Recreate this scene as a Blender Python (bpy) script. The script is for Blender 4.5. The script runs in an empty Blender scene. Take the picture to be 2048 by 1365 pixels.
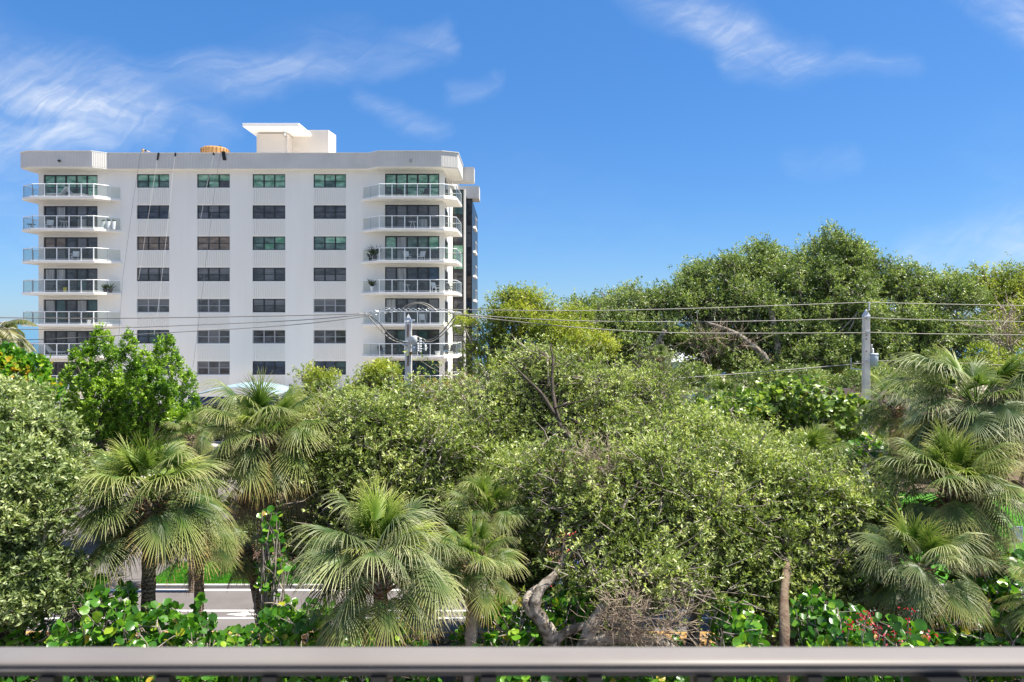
import bpy, math, random
import numpy as np
from mathutils import Vector, Matrix

# ------------------------------------------------------------------ camera, sky, sun
SC = bpy.context.scene
COL = SC.collection
PI = math.pi
H = 11.0                      # eye height
FPX = 1365.3                  # focal length in photo pixels (24 mm on 36 mm)
HY = 647.0                    # horizon row

def P(px, py, Y):
    return Vector(((px-1024)/FPX*Y, Y, H+(HY-py)/FPX*Y))

cam_d = bpy.data.cameras.new('camera'); cam = bpy.data.objects.new('camera', cam_d); COL.objects.link(cam)
cam.location = (0, 0, H); cam.rotation_euler = (PI/2, 0, 0)
cam_d.lens = 24; cam_d.sensor_width = 36; cam_d.shift_y = -35.5/2048
cam_d.clip_start = 0.05; cam_d.clip_end = 60000
cam_d.dof.use_dof = True; cam_d.dof.focus_distance = 32; cam_d.dof.aperture_fstop = 9
SC.camera = cam

SUN_EL, SUN_AZ = 62.0, 90.5   # azimuth from +Y (away from us) towards +X
W = bpy.data.worlds.new('World'); SC.world = W; W.use_nodes = True
nt = W.node_tree; N = nt.nodes; L = nt.links
for n in list(N): N.remove(n)
def wn(t, **k):
    n = N.new(t)
    for a, v in k.items(): setattr(n, a, v)
    return n
def wmath(op, a, b=None, c=None, clamp=False):
    n = N.new('ShaderNodeMath'); n.operation = op; n.use_clamp = clamp
    for i, v in enumerate((a, b, c)):
        if v is None: continue
        if isinstance(v, (int, float)): n.inputs[i].default_value = v
        else: L.new(v, n.inputs[i])
    return n.outputs[0]
sky = wn('ShaderNodeTexSky', sky_type='NISHITA'); sky.sun_disc = False
sky.sun_elevation = math.radians(SUN_EL); sky.sun_rotation = math.radians(SUN_AZ)
sky.altitude = 0; sky.air_density = 1.0; sky.dust_density = 0.1; sky.ozone_density = 1.0
hs = wn('ShaderNodeHueSaturation'); hs.inputs['Saturation'].default_value = 1.16; hs.inputs['Value'].default_value = 1.0
L.new(sky.outputs[0], hs.inputs['Color'])
tint_ = wn('ShaderNodeMix', data_type='RGBA', blend_type='MULTIPLY'); tint_.inputs[0].default_value = 1
L.new(hs.outputs[0], tint_.inputs[6]); tint_.inputs[7].default_value = (.54, .71, .88, 1)
even = wn('ShaderNodeMix', data_type='RGBA'); even.inputs[0].default_value = .48      # uniform blue blended in, for a more even sky than the model's
L.new(tint_.outputs[2], even.inputs[6]); even.inputs[7].default_value = (.36, 1.55, 4.3, 1)
tc = wn('ShaderNodeTexCoord')
sep = wn('ShaderNodeSeparateXYZ'); L.new(tc.outputs['Generated'], sep.inputs[0])
yy = wmath('MAXIMUM', sep.outputs[1], 0.05)
U = wmath('DIVIDE', sep.outputs[0], yy); V = wmath('DIVIDE', sep.outputs[2], yy)
wz = wn('ShaderNodeTexNoise'); wz.inputs['Scale'].default_value = 4.5; wz.inputs['Detail'].default_value = 6
cv = wn('ShaderNodeCombineXYZ'); L.new(U, cv.inputs[0]); L.new(V, cv.inputs[1]); L.new(cv.outputs[0], wz.inputs['Vector'])
ws = wn('ShaderNodeSeparateColor'); L.new(wz.outputs['Color'], ws.inputs[0])
U0, V0 = U, V
U = wmath('ADD', U0, wmath('MULTIPLY', wmath('SUBTRACT', ws.outputs[0], .5), .22)); V = wmath('ADD', V0, wmath('MULTIPLY', wmath('SUBTRACT', ws.outputs[1], .5), .13))
def cloud_noise(scale, rx, sx, sy, lo, hi, detail=8, dist=0.6):
    cx = wn('ShaderNodeCombineXYZ')
    ca, sa = math.cos(rx), math.sin(rx)
    L.new(wmath('MULTIPLY', wmath('ADD', wmath('MULTIPLY', U, ca), wmath('MULTIPLY', V, sa)), sx), cx.inputs[0])
    L.new(wmath('MULTIPLY', wmath('SUBTRACT', wmath('MULTIPLY', V, ca), wmath('MULTIPLY', U, sa)), sy), cx.inputs[1])
    nz = wn('ShaderNodeTexNoise'); nz.inputs['Scale'].default_value = scale; nz.inputs['Detail'].default_value = detail
    nz.inputs['Roughness'].default_value = 0.55; nz.inputs['Distortion'].default_value = dist
    L.new(cx.outputs[0], nz.inputs['Vector'])
    mr = wn('ShaderNodeMapRange'); mr.interpolation_type = 'SMOOTHSTEP'
    mr.inputs['From Min'].default_value = lo; mr.inputs['From Max'].default_value = hi
    L.new(nz.outputs['Fac'], mr.inputs['Value'])
    return mr.outputs[0]
def capsule(ax, ay, bx, by, r0, r1, s):
    r0 *= 1.6; r1 *= 1.6; s *= 1.0
    a = ((ax-1024)/FPX, (HY-ay)/FPX); b = ((bx-1024)/FPX, (HY-by)/FPX)
    dx, dy = b[0]-a[0], b[1]-a[1]; l2 = dx*dx+dy*dy
    pu = wmath('SUBTRACT', U, a[0]); pv = wmath('SUBTRACT', V, a[1])
    t = wmath('DIVIDE', wmath('ADD', wmath('MULTIPLY', pu, dx), wmath('MULTIPLY', pv, dy)), l2, clamp=True)
    qx = wmath('SUBTRACT', pu, wmath('MULTIPLY', t, dx)); qy = wmath('SUBTRACT', pv, wmath('MULTIPLY', t, dy))
    d = wmath('SQRT', wmath('ADD', wmath('MULTIPLY', qx, qx), wmath('MULTIPLY', qy, qy)))
    r = wmath('ADD', wmath('MULTIPLY', t, (r1-r0)/FPX), r0/FPX)
    k = wmath('SUBTRACT', 1.0, wmath('DIVIDE', d, r), clamp=True)
    k = wmath('MULTIPLY', wmath('MULTIPLY', k, k), wmath('SUBTRACT', 3.0, wmath('MULTIPLY', k, 2.0)))
    return wmath('MULTIPLY', k, s)
caps = [(-150, 160, 260, 215, 150, 90, 1.0), (150, 230, 880, 85, 70, 30, .75), (-40, 225, 175, 280, 45, 22, .9), (100, 160, 420, 280, 70, 50, .45),
        (560, 120, 700, 60, 70, 50, .3), (900, 190, 1005, 150, 26, 20, .5), (690, 215, 880, 262, 28, 24, .5),
        (1270, -20, 1480, 70, 45, 60, .6), (1400, 20, 1640, 98, 55, 30, .8), (1450, 110, 1780, 135, 40, 28, .55),
        (1900, -60, 2140, 90, 60, 75, 1.0), (1830, 505, 2060, 495, 55, 60, 1.0), (1590, 318, 1700, 318, 30, 30, .3), (2000, 300, 2100, 520, 90, 90, .15),
        (-60, 330, 60, 420, 120, 120, .35), (420, 250, 480, 262, 24, 20, .45), (1000, 420, 1500, 560, 160, 90, .10)]
acc = None
for c in caps:
    k = capsule(*c); acc = k if acc is None else wmath('ADD', acc, k)
front = wmath('GREATER_THAN', sep.outputs[1], 0.06)
acc = wmath('MULTIPLY', acc, front)
wisp = cloud_noise(3.2, -0.30, 1.0, 4.2, 0.30, 0.80)
fine = cloud_noise(10.0, 0.42, 1.0, 5.5, 0.25, 0.85, 12, .9)
wf = wmath('MULTIPLY', wmath('MULTIPLY', wmath('ADD', wmath('MULTIPLY', wisp, 0.62), 0.16), wmath('ADD', wmath('MULTIPLY', fine, 0.42), 0.30)), acc, clamp=True)
# unseen cirrus layer behind the camera, thickened to light the shaded facade
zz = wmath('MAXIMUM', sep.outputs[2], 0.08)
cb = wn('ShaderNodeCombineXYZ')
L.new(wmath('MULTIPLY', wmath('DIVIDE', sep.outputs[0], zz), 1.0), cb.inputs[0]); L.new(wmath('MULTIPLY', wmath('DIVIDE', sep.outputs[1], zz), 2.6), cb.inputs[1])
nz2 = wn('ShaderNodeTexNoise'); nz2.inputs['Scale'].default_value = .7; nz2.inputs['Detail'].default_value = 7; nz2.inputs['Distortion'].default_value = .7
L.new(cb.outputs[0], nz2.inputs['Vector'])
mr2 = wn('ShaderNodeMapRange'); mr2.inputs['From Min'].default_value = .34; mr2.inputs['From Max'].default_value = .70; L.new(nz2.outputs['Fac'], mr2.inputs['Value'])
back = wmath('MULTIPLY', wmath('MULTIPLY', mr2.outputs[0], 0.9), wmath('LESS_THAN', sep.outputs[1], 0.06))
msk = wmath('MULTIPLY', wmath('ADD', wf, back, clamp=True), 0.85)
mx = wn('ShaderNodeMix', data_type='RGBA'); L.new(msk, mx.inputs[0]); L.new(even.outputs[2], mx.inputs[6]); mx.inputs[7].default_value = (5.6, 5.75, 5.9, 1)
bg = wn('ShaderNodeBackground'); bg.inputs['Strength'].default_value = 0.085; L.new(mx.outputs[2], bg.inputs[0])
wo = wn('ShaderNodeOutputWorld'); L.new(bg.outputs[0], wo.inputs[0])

sd = bpy.data.lights.new('sun', 'SUN'); sd.energy = 5.0; sd.angle = math.radians(0.55); sd.color = (1.0, .94, .82)
so = bpy.data.objects.new('sun', sd); COL.objects.link(so)
el, az = math.radians(SUN_EL), math.radians(SUN_AZ)
sdir = Vector((math.sin(az)*math.cos(el), math.cos(az)*math.cos(el), math.sin(el)))
so.rotation_euler = sdir.to_track_quat('Z', 'Y').to_euler(); so.location = (30, 10, 60)
SC.view_settings.view_transform = 'Standard'; SC.view_settings.look = 'None'
SC.view_settings.exposure = 1.15; SC.view_settings.gamma = 1; SC.view_settings.use_curve_mapping = False
SC.render.engine = 'CYCLES'
SC.cycles.max_bounces = 8; SC.cycles.transparent_max_bounces = 16; SC.cycles.diffuse_bounces = 4

random.seed(7)
RNG = np.random.default_rng(11)

# ------------------------------------------------------------------ materials
MATS = {}
def mat(name, col=(.5, .5, .5), rough=.6, spec=.5, metal=0, noise=None, bump=None, build=None):
    """noise = (scale, col2, lo, hi); bump = (scale, strength, distance)"""
    if name in MATS: return MATS[name]
    m = bpy.data.materials.new(name); m.use_nodes = True; t = m.node_tree; ns = t.nodes; b = ns['Principled BSDF']
    b.inputs['Base Color'].default_value = (*col, 1); b.inputs['Roughness'].default_value = rough
    b.inputs['Specular IOR Level'].default_value = spec; b.inputs['Metallic'].default_value = metal
    tcn = ns.new('ShaderNodeTexCoord')
    def tex(scale, detail=5, vec=None):
        z = ns.new('ShaderNodeTexNoise'); z.inputs['Scale'].default_value = scale; z.inputs['Detail'].default_value = detail
        t.links.new(vec or tcn.outputs['Object'], z.inputs['Vector']); return z
    if noise:
        z = tex(noise[0]); r = ns.new('ShaderNodeValToRGB')
        r.color_ramp.elements[0].position = noise[2]; r.color_ramp.elements[1].position = noise[3]
        r.color_ramp.elements[0].color = (*col, 1); r.color_ramp.elements[1].color = (*noise[1], 1)
        t.links.new(z.outputs['Fac'], r.inputs[0]); t.links.new(r.outputs[0], b.inputs['Base Color'])
    if bump:
        z = tex(bump[0]); bn = ns.new('ShaderNodeBump'); bn.inputs['Strength'].default_value = bump[1]; bn.inputs['Distance'].default_value = bump[2]
        t.links.new(z.outputs['Fac'], bn.inputs['Height']); t.links.new(bn.outputs[0], b.inputs['Normal'])
    if build: build(m, t, ns, b, tcn)
    MATS[name] = m
    return m

def leafmat(name, stops, rough=.42, trans=.35, spec=.5, attr='tint', objrand=0.0, tcol=(1.25, 1.35, .6)):
    """leaf: colour ramp over a per-leaf tint, glossy cuticle, light passing through"""
    m = bpy.data.materials.new(name); m.use_nodes = True; t = m.node_tree; ns = t.nodes; b = ns['Principled BSDF']; lk = t.links
    a = ns.new('ShaderNodeAttribute'); a.attribute_name = attr
    fac = a.outputs['Fac']
    if objrand:
        oi = ns.new('ShaderNodeObjectInfo'); mm = ns.new('ShaderNodeMath'); mm.operation = 'MULTIPLY_ADD'
        lk.new(oi.outputs['Random'], mm.inputs[0]); mm.inputs[1].default_value = objrand; lk.new(fac, mm.inputs[2]); fac = mm.outputs[0]
    r = ns.new('ShaderNodeValToRGB'); e = r.color_ramp.elements
    e[0].position = stops[0][0]; e[0].color = (*stops[0][1], 1); e[1].position = stops[-1][0]; e[1].color = (*stops[-1][1], 1)
    for p_, c_ in stops[1:-1]:
        x = e.new(p_); x.color = (*c_, 1)
    lk.new(fac, r.inputs[0]); lk.new(r.outputs[0], b.inputs['Base Color'])
    b.inputs['Roughness'].default_value = rough; b.inputs['Specular IOR Level'].default_value = spec
    tr = ns.new('ShaderNodeBsdfTranslucent'); mc = ns.new('ShaderNodeMix'); mc.data_type = 'RGBA'; mc.blend_type = 'MULTIPLY'; mc.inputs[0].default_value = 1
    lk.new(r.outputs[0], mc.inputs[6]); mc.inputs[7].default_value = (*tcol, 1); lk.new(mc.outputs[2], tr.inputs[0])
    ms = ns.new('ShaderNodeMixShader'); ms.inputs[0].default_value = trans
    lk.new(b.outputs[0], ms.inputs[1]); lk.new(tr.outputs[0], ms.inputs[2]); lk.new(ms.outputs[0], ns['Material Output'].inputs[0])
    MATS[name] = m
    return m

def glassmat(name, tint, alpha):
    m = bpy.data.materials.new(name); m.use_nodes = True; t = m.node_tree; ns = t.nodes; b = ns['Principled BSDF']
    b.inputs['Base Color'].default_value = (*tint, 1); b.inputs['Roughness'].default_value = .04
    tr = ns.new('ShaderNodeBsdfTransparent'); tr.inputs[0].default_value = (.92, .935, .925, 1)
    ms = ns.new('ShaderNodeMixShader'); ms.inputs[0].default_value = alpha
    t.links.new(tr.outputs[0], ms.inputs[1]); t.links.new(b.outputs[0], ms.inputs[2]); t.links.new(ms.outputs[0], ns['Material Output'].inputs[0])
    MATS[name] = m; return m

def ribs(axis_scale, strength, dist):
    def f(m, t, ns, b, tcn):
        w = ns.new('ShaderNodeTexWave'); w.wave_type = 'BANDS'; w.bands_direction = 'X'; w.inputs['Scale'].default_value = axis_scale
        w.inputs['Distortion'].default_value = 0; t.links.new(tcn.outputs['Object'], w.inputs['Vector'])
        bn = ns.new('ShaderNodeBump'); bn.inputs['Strength'].default_value = strength; bn.inputs['Distance'].default_value = dist
        t.links.new(w.outputs['Fac'], bn.inputs['Height']); t.links.new(bn.outputs[0], b.inputs['Normal'])
    return f
def stucco(m, t, ns, b, tcn):
    def nz(sc, scale, detail=6):
        mp = ns.new('ShaderNodeMapping'); mp.inputs['Scale'].default_value = sc; t.links.new(tcn.outputs['Object'], mp.inputs[0])
        z = ns.new('ShaderNodeTexNoise'); z.inputs['Scale'].default_value = scale; z.inputs['Detail'].default_value = detail; t.links.new(mp.outputs[0], z.inputs['Vector']); return z.outputs['Fac']
    mm = ns.new('ShaderNodeMath'); mm.operation = 'ADD'; t.links.new(nz((1, 1, .22), .5), mm.inputs[0])
    m2 = ns.new('ShaderNodeMath'); m2.operation = 'MULTIPLY'; t.links.new(nz((3.2, 3.2, .10), 1.0, 8), m2.inputs[0]); m2.inputs[1].default_value = .22; t.links.new(m2.outputs[0], mm.inputs[1])
    r = ns.new('ShaderNodeValToRGB'); r.color_ramp.elements[0].position = .40; r.color_ramp.elements[1].position = .80
    r.color_ramp.elements[0].color = (.82, .785, .73, 1); r.color_ramp.elements[1].color = (.88, .85, .80, 1)
    t.links.new(mm.outputs[0], r.inputs[0]); t.links.new(r.outputs[0], b.inputs['Base Color'])
    bn = ns.new('ShaderNodeBump'); bn.inputs['Strength'].default_value = .15; bn.inputs['Distance'].default_value = .01
    t.links.new(nz((1, 1, 1), 30), bn.inputs['Height']); t.links.new(bn.outputs[0], b.inputs['Normal'])

M_WALL = mat('white_stucco', (.84, .85, .86), .8, .3, build=stucco)
M_RIB = mat('white_ribbed_panel', (.80, .77, .715), .7, .3)
M_SLAB = mat('white_slab', (.86, .83, .785), .7, .3, noise=(1.5, (.79, .76, .715), .35, .8))
M_FASCIA = mat('grey_metal_fascia', (.58, .555, .525), .5, .4, .0, noise=(.5, (.66, .635, .60), .35, .7), build=ribs(2.3, .5, .03))
M_PENT = mat('cream_render', (.60, .545, .49), .8, .3, noise=(.6, (.54, .495, .445), .3, .8))
M_FRAME = mat('black_frame', (.015, .016, .018), .35, .5)
M_FRAMEG = mat('grey_frame', (.32, .33, .35), .4, .5)
M_POST = mat('white_rail', (.85, .86, .88), .35, .5)
M_POSTG = mat('silver_post', (.38, .42, .46), .35, .5, .4)
M_GLASS = glassmat('balcony_glass', (.50, .55, .54), .05)
def panemat(name, c1, c2, scale=(1.2, 1.2, 2.6), rough=.06, spec=.6):
    def f(m, t, ns, b, tcn):
        mp = ns.new('ShaderNodeMapping'); mp.inputs['Scale'].default_value = scale; t.links.new(tcn.outputs['Object'], mp.inputs[0])
        z = ns.new('ShaderNodeTexNoise'); z.inputs['Scale'].default_value = 1.1; z.inputs['Detail'].default_value = 5; t.links.new(mp.outputs[0], z.inputs['Vector'])
        r = ns.new('ShaderNodeValToRGB'); r.color_ramp.elements[0].position = .36; r.color_ramp.elements[1].position = .66
        r.color_ramp.elements[0].color = (*c1, 1); r.color_ramp.elements[1].color = (*c2, 1)
        t.links.new(z.outputs['Fac'], r.inputs[0]); t.links.new(r.outputs[0], b.inputs['Base Color'])
    return mat(name, c1, rough, spec, build=f)
G_GREEN = panemat('green_pane', (.07, .22, .12), (.32, .54, .40))
G_GREEND = panemat('dark_green_pane', (.04, .08, .06), (.14, .22, .18))
G_CURT = panemat('curtained_pane', (.20, .20, .20), (.42, .42, .41), (5, 5, .4))
G_DARK = panemat('dark_pane', (.030, .031, .035), (.085, .086, .092))
G_BLIND = panemat('blind_pane', (.10, .10, .105), (.17, .17, .18), (.4, .4, 14))
G_BROWN = panemat('brown_pane', (.13, .09, .06), (.26, .19, .14))
G_BLUE = panemat('blue_pane', (.02, .035, .06), (.05, .08, .12))
G_TEAL = panemat('teal_pane', (.02, .05, .055), (.05, .10, .10))
M_CONC = mat('pole_concrete', (.74, .715, .68), .8, .3, noise=(2.2, (.52, .50, .47), .4, .7), bump=(25, .3, .01))
M_CONC2 = mat('pole_concrete_tan', (.78, .72, .65), .8, .3, noise=(1.8, (.64, .585, .53), .4, .7), bump=(25, .3, .01))
M_WIRE = mat('wire', (.22, .205, .19), .5, .5, .3)
M_WIRED = mat('dark_wire', (.10, .10, .10), .5, .4)
M_METAL = mat('galvanised', (.50, .52, .54), .35, .5, .6)
M_TRANS = mat('transformer_grey', (.42, .48, .54), .45, .5, .1)
M_PORC = mat('porcelain', (.55, .56, .58), .25, .6)
M_RUST = mat('rust', (.28, .10, .03), .8, .2, noise=(6, (.12, .05, .03), .4, .7))
M_BARK = mat('bark_grey', (.33, .29, .25), .9, .2, noise=(5, (.11, .09, .07), .42, .6), bump=(14, .9, .03))
M_BARKD = mat('bark_dark', (.105, .085, .068), .9, .2, noise=(4, (.05, .04, .033), .4, .65), bump=(14, .8, .03))
M_TWIG = mat('twig', (.36, .31, .27), .9, .2, noise=(3, (.12, .10, .08), .4, .65))
M_DEADTWIG = mat('dead_twig', (.44, .35, .27), .9, .2, noise=(1.5, (.20, .15, .11), .4, .65))
def palmtrunk(m, t, ns, b, tcn):
    sp = ns.new('ShaderNodeSeparateXYZ'); t.links.new(tcn.outputs['Object'], sp.inputs[0])
    z = ns.new('ShaderNodeTexNoise'); z.inputs['Scale'].default_value = 9; z.inputs['Detail'].default_value = 5; t.links.new(tcn.outputs['Object'], z.inputs['Vector'])
    mm = ns.new('ShaderNodeMath'); mm.operation = 'MULTIPLY_ADD'; t.links.new(z.outputs['Fac'], mm.inputs[0]); mm.inputs[1].default_value = .22; t.links.new(sp.outputs[2], mm.inputs[2])
    cb_ = ns.new('ShaderNodeCombineXYZ'); t.links.new(mm.outputs[0], cb_.inputs[2])
    w = ns.new('ShaderNodeTexWave'); w.bands_direction = 'Z'; w.inputs['Scale'].default_value = 3.2; w.inputs['Distortion'].default_value = 1.5; t.links.new(cb_.outputs[0], w.inputs['Vector'])
    r = ns.new('ShaderNodeValToRGB'); r.color_ramp.elements[0].color = (.11, .075, .052, 1); r.color_ramp.elements[1].color = (.42, .33, .25, 1)
    r.color_ramp.elements[0].position = .1; r.color_ramp.elements[1].position = .75
    ad = ns.new('ShaderNodeMath'); ad.operation = 'MULTIPLY_ADD'; t.links.new(z.outputs['Fac'], ad.inputs[0]); ad.inputs[1].default_value = .8; ad.inputs[2].default_value = -.25
    ad2 = ns.new('ShaderNodeMath'); ad2.operation = 'MULTIPLY_ADD'; t.links.new(w.outputs['Fac'], ad2.inputs[0]); ad2.inputs[1].default_value = .55; t.links.new(ad.outputs[0], ad2.inputs[2])
    t.links.new(ad2.outputs[0], r.inputs[0]); t.links.new(r.outputs[0], b.inputs['Base Color'])
    bn = ns.new('ShaderNodeBump'); bn.inputs['Strength'].default_value = .9; bn.inputs['Distance'].default_value = .03
    t.links.new(ad2.outputs[0], bn.inputs['Height']); t.links.new(bn.outputs[0], b.inputs['Normal'])
M_PTRUNK = mat('palm_trunk', (.2, .15, .1), .9, .2, build=palmtrunk)

# ------------------------------------------------------------------ object helpers
def tag(o, label=None, cat=None, group=None, kind=None):
    if label: o['label'] = label
    if cat: o['category'] = cat
    if group: o['group'] = group
    if kind: o['kind'] = kind
    return o
def empty(name, loc=(0, 0, 0), label=None, cat=None, group=None):
    o = bpy.data.objects.new(name, None); COL.objects.link(o); o.location = loc
    o.empty_display_size = .3
    return tag(o, label, cat, group)
def link(name, me, parent=None, loc=None, kind=None):
    o = bpy.data.objects.new(name, me); COL.objects.link(o)
    if parent is not None: o.parent = parent
    if loc is not None: o.location = loc
    if kind: o['kind'] = kind
    return o

class MB:
    def __init__(s): s.v = []; s.f = []; s.m = []; s.mi = 0
    def add(s, vs, fs):
        b = len(s.v); s.v += [tuple(v) for v in vs]; s.f += [tuple(b+i for i in f) for f in fs]; s.m += [s.mi]*len(fs); return s
    def box(s, x0, x1, y0, y1, z0, z1):
        return s.add([(x0, y0, z0), (x1, y0, z0), (x1, y1, z0), (x0, y1, z0), (x0, y0, z1), (x1, y0, z1), (x1, y1, z1), (x0, y1, z1)],
              [(0, 3, 2, 1), (4, 5, 6, 7), (0, 1, 5, 4), (1, 2, 6, 5), (2, 3, 7, 6), (3, 0, 4, 7)])
    def prism(s, pts, z0, z1):
        a = sum(pts[i][0]*pts[(i+1) % len(pts)][1]-pts[(i+1) % len(pts)][0]*pts[i][1] for i in range(len(pts)))
        if a < 0: pts = pts[::-1]
        n = len(pts)
        return s.add([(x, y, z0) for x, y in pts]+[(x, y, z1) for x, y in pts],
              [tuple(range(n))[::-1], tuple(range(n, 2*n))]+[(i, (i+1) % n, n+(i+1) % n, n+i) for i in range(n)])
    def tube(s, pts, rad, sides=8, caps=True):
        pts = [Vector(p) for p in pts]; n = len(pts)
        if not hasattr(rad, '__len__'): rad = [rad]*n
        vs = []; prev = None
        for i, p in enumerate(pts):
            d = (pts[min(i+1, n-1)]-pts[max(i-1, 0)])
            d = d.normalized() if d.length > 1e-9 else Vector((0, 0, 1))
            if prev is None:
                a = d.cross(Vector((0, 0, 1)));
                if a.length < .05: a = d.cross(Vector((1, 0, 0)))
                a.normalize()
            else:
                a = (prev-d*prev.dot(d));
                a = a.normalized() if a.length > 1e-6 else prev
            prev = a; b = d.cross(a)
            for k in range(sides):
                t = 2*PI*k/sides; vs.append(p+(a*math.cos(t)+b*math.sin(t))*rad[i])
        fs = [(i*sides+k, i*sides+(k+1) % sides, (i+1)*sides+(k+1) % sides, (i+1)*sides+k) for i in range(n-1) for k in range(sides)]
        if caps: fs += [tuple(range(sides))[::-1], tuple(range((n-1)*sides, n*sides))]
        return s.add(vs, fs)
    def lathe(s, cx, cy, prof, sides=16):
        n = len(prof)
        vs = [(cx+r*math.cos(2*PI*k/sides), cy+r*math.sin(2*PI*k/sides), z) for r, z in prof for k in range(sides)]
        fs = [(i*sides+k, i*sides+(k+1) % sides, (i+1)*sides+(k+1) % sides, (i+1)*sides+k) for i in range(n-1) for k in range(sides)]
        fs += [tuple(range(sides))[::-1], tuple(range((n-1)*sides, n*sides))]
        return s.add(vs, fs)
    def build(s, name, mats, parent=None, smooth=False, loc=None, kind=None, bevel=0):
        me = bpy.data.meshes.new(name); off = Vector(parent.matrix_world.translation) if False else None
        me.from_pydata(s.v, [], s.f)
        for m in (mats if isinstance(mats, (list, tuple)) else [mats]): me.materials.append(m)
        me.polygons.foreach_set('material_index', s.m)
        if smooth: me.polygons.foreach_set('use_smooth', [True]*len(s.f))
        me.update()
        o = link(name, me, parent, loc, kind)
        if parent is not None and loc is None:   # world-coordinate geometry under a located thing
            pl = Vector((0, 0, 0)); q = parent
            while q is not None: pl += q.location; q = q.parent
            o.location = -pl
        if bevel:
            b = o.modifiers.new('bevel', 'BEVEL'); b.width = bevel; b.segments = 2; b.limit_method = 'ANGLE'
        return o

def npmesh(name, V_, F_, mats, tint=None, smooth=False, mi=None, uniform=4):
    """V_ (n,3), F_ list of (k, m) int arrays"""
    me = bpy.data.meshes.new(name)
    V_ = np.ascontiguousarray(V_, dtype=np.float32)
    Fs = [f for f in F_ if len(f)]
    loops = np.concatenate([f.reshape(-1) for f in Fs]).astype(np.int32)
    sizes = np.concatenate([np.full(len(f), f.shape[1], dtype=np.int32) for f in Fs])
    starts = np.concatenate([[0], np.cumsum(sizes)[:-1]]).astype(np.int32)
    me.vertices.add(len(V_)); me.vertices.foreach_set('co', V_.reshape(-1))
    me.loops.add(len(loops)); me.loops.foreach_set('vertex_index', loops)
    me.polygons.add(len(sizes)); me.polygons.foreach_set('loop_start', starts)
    try: me.polygons.foreach_set('loop_total', sizes)
    except Exception: pass
    for m in (mats if isinstance(mats, (list, tuple)) else [mats]): me.materials.append(m)
    if mi is not None: me.polygons.foreach_set('material_index', mi.astype(np.int32))
    me.update(calc_edges=True)
    if smooth: me.polygons.foreach_set('use_smooth', np.ones(len(sizes), dtype=bool))
    if tint is not None:
        a = me.attributes.new('tint', 'FLOAT', 'FACE'); a.data.foreach_set('value', tint.astype(np.float32))
    return me
def nrm(a): return a/np.maximum(np.linalg.norm(a, axis=-1, keepdims=True), 1e-9)

# ------------------------------------------------------------------ vegetation tools
def leaf_geo(c, d, n, ln, wd, fold=.18, kind='diamond'):
    """two-triangle folded leaves (or six-sided round ones); c base point, d axis, n normal"""
    d = nrm(d); s = nrm(np.cross(d, n)); n = np.cross(s, d)
    ln = ln[:, None]; wd = wd[:, None]; k = len(c)
    if kind == 'diamond':
        v = np.stack([c, c+d*ln*.45-s*wd*.5+n*wd*fold, c+d*ln-n*ln*.08, c+d*ln*.45+s*wd*.5+n*wd*fold], 1)
        b = (np.arange(k)*4)[:, None]
        return v.reshape(-1, 3), np.concatenate([b+np.array([[0, 2, 1]]), b+np.array([[0, 3, 2]])]), 2
    v = np.stack([c, c+d*ln*.18-s*wd*.42+n*wd*fold*.8, c+d*ln*.72-s*wd*.42+n*wd*fold, c+d*ln, c+d*ln*.72+s*wd*.42+n*wd*fold, c+d*ln*.18+s*wd*.42+n*wd*fold*.8], 1)
    b = (np.arange(k)*6)[:, None]
    return v.reshape(-1, 3), np.concatenate([b+np.array([[0, 3, 2, 1]]), b+np.array([[0, 5, 4, 3]])]), 2

def lumps(rng, blobs, n, rr=(.28, .42), squash=.85):
    """scatter small lobes over the surface of big ellipsoids (cx,cy,cz,rx,ry,rz)"""
    out = []
    for b in blobs:
        c = np.array(b[:3]); r = np.array(b[3:6]); m = max(3, int(n*(r.mean()/np.mean([np.mean(q[3:6]) for q in blobs]))**1.3))
        for _ in range(m):
            u = rng.normal(size=3); u /= np.linalg.norm(u)
            if u[2] < -.35: u[2] = -u[2]*.5
            k = rng.uniform(*rr)*r.mean()*rng.choice([.7, 1.0, 1.25])
            p = c+u*(r-k*.45)*rng.uniform(.70, 1.12)
            out.append((*p, k*rng.uniform(.9, 1.25), k*rng.uniform(.9, 1.25), k*squash*rng.uniform(.8, 1.15)))
        out.append((*c, *(r*.62)))
    return out

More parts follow.
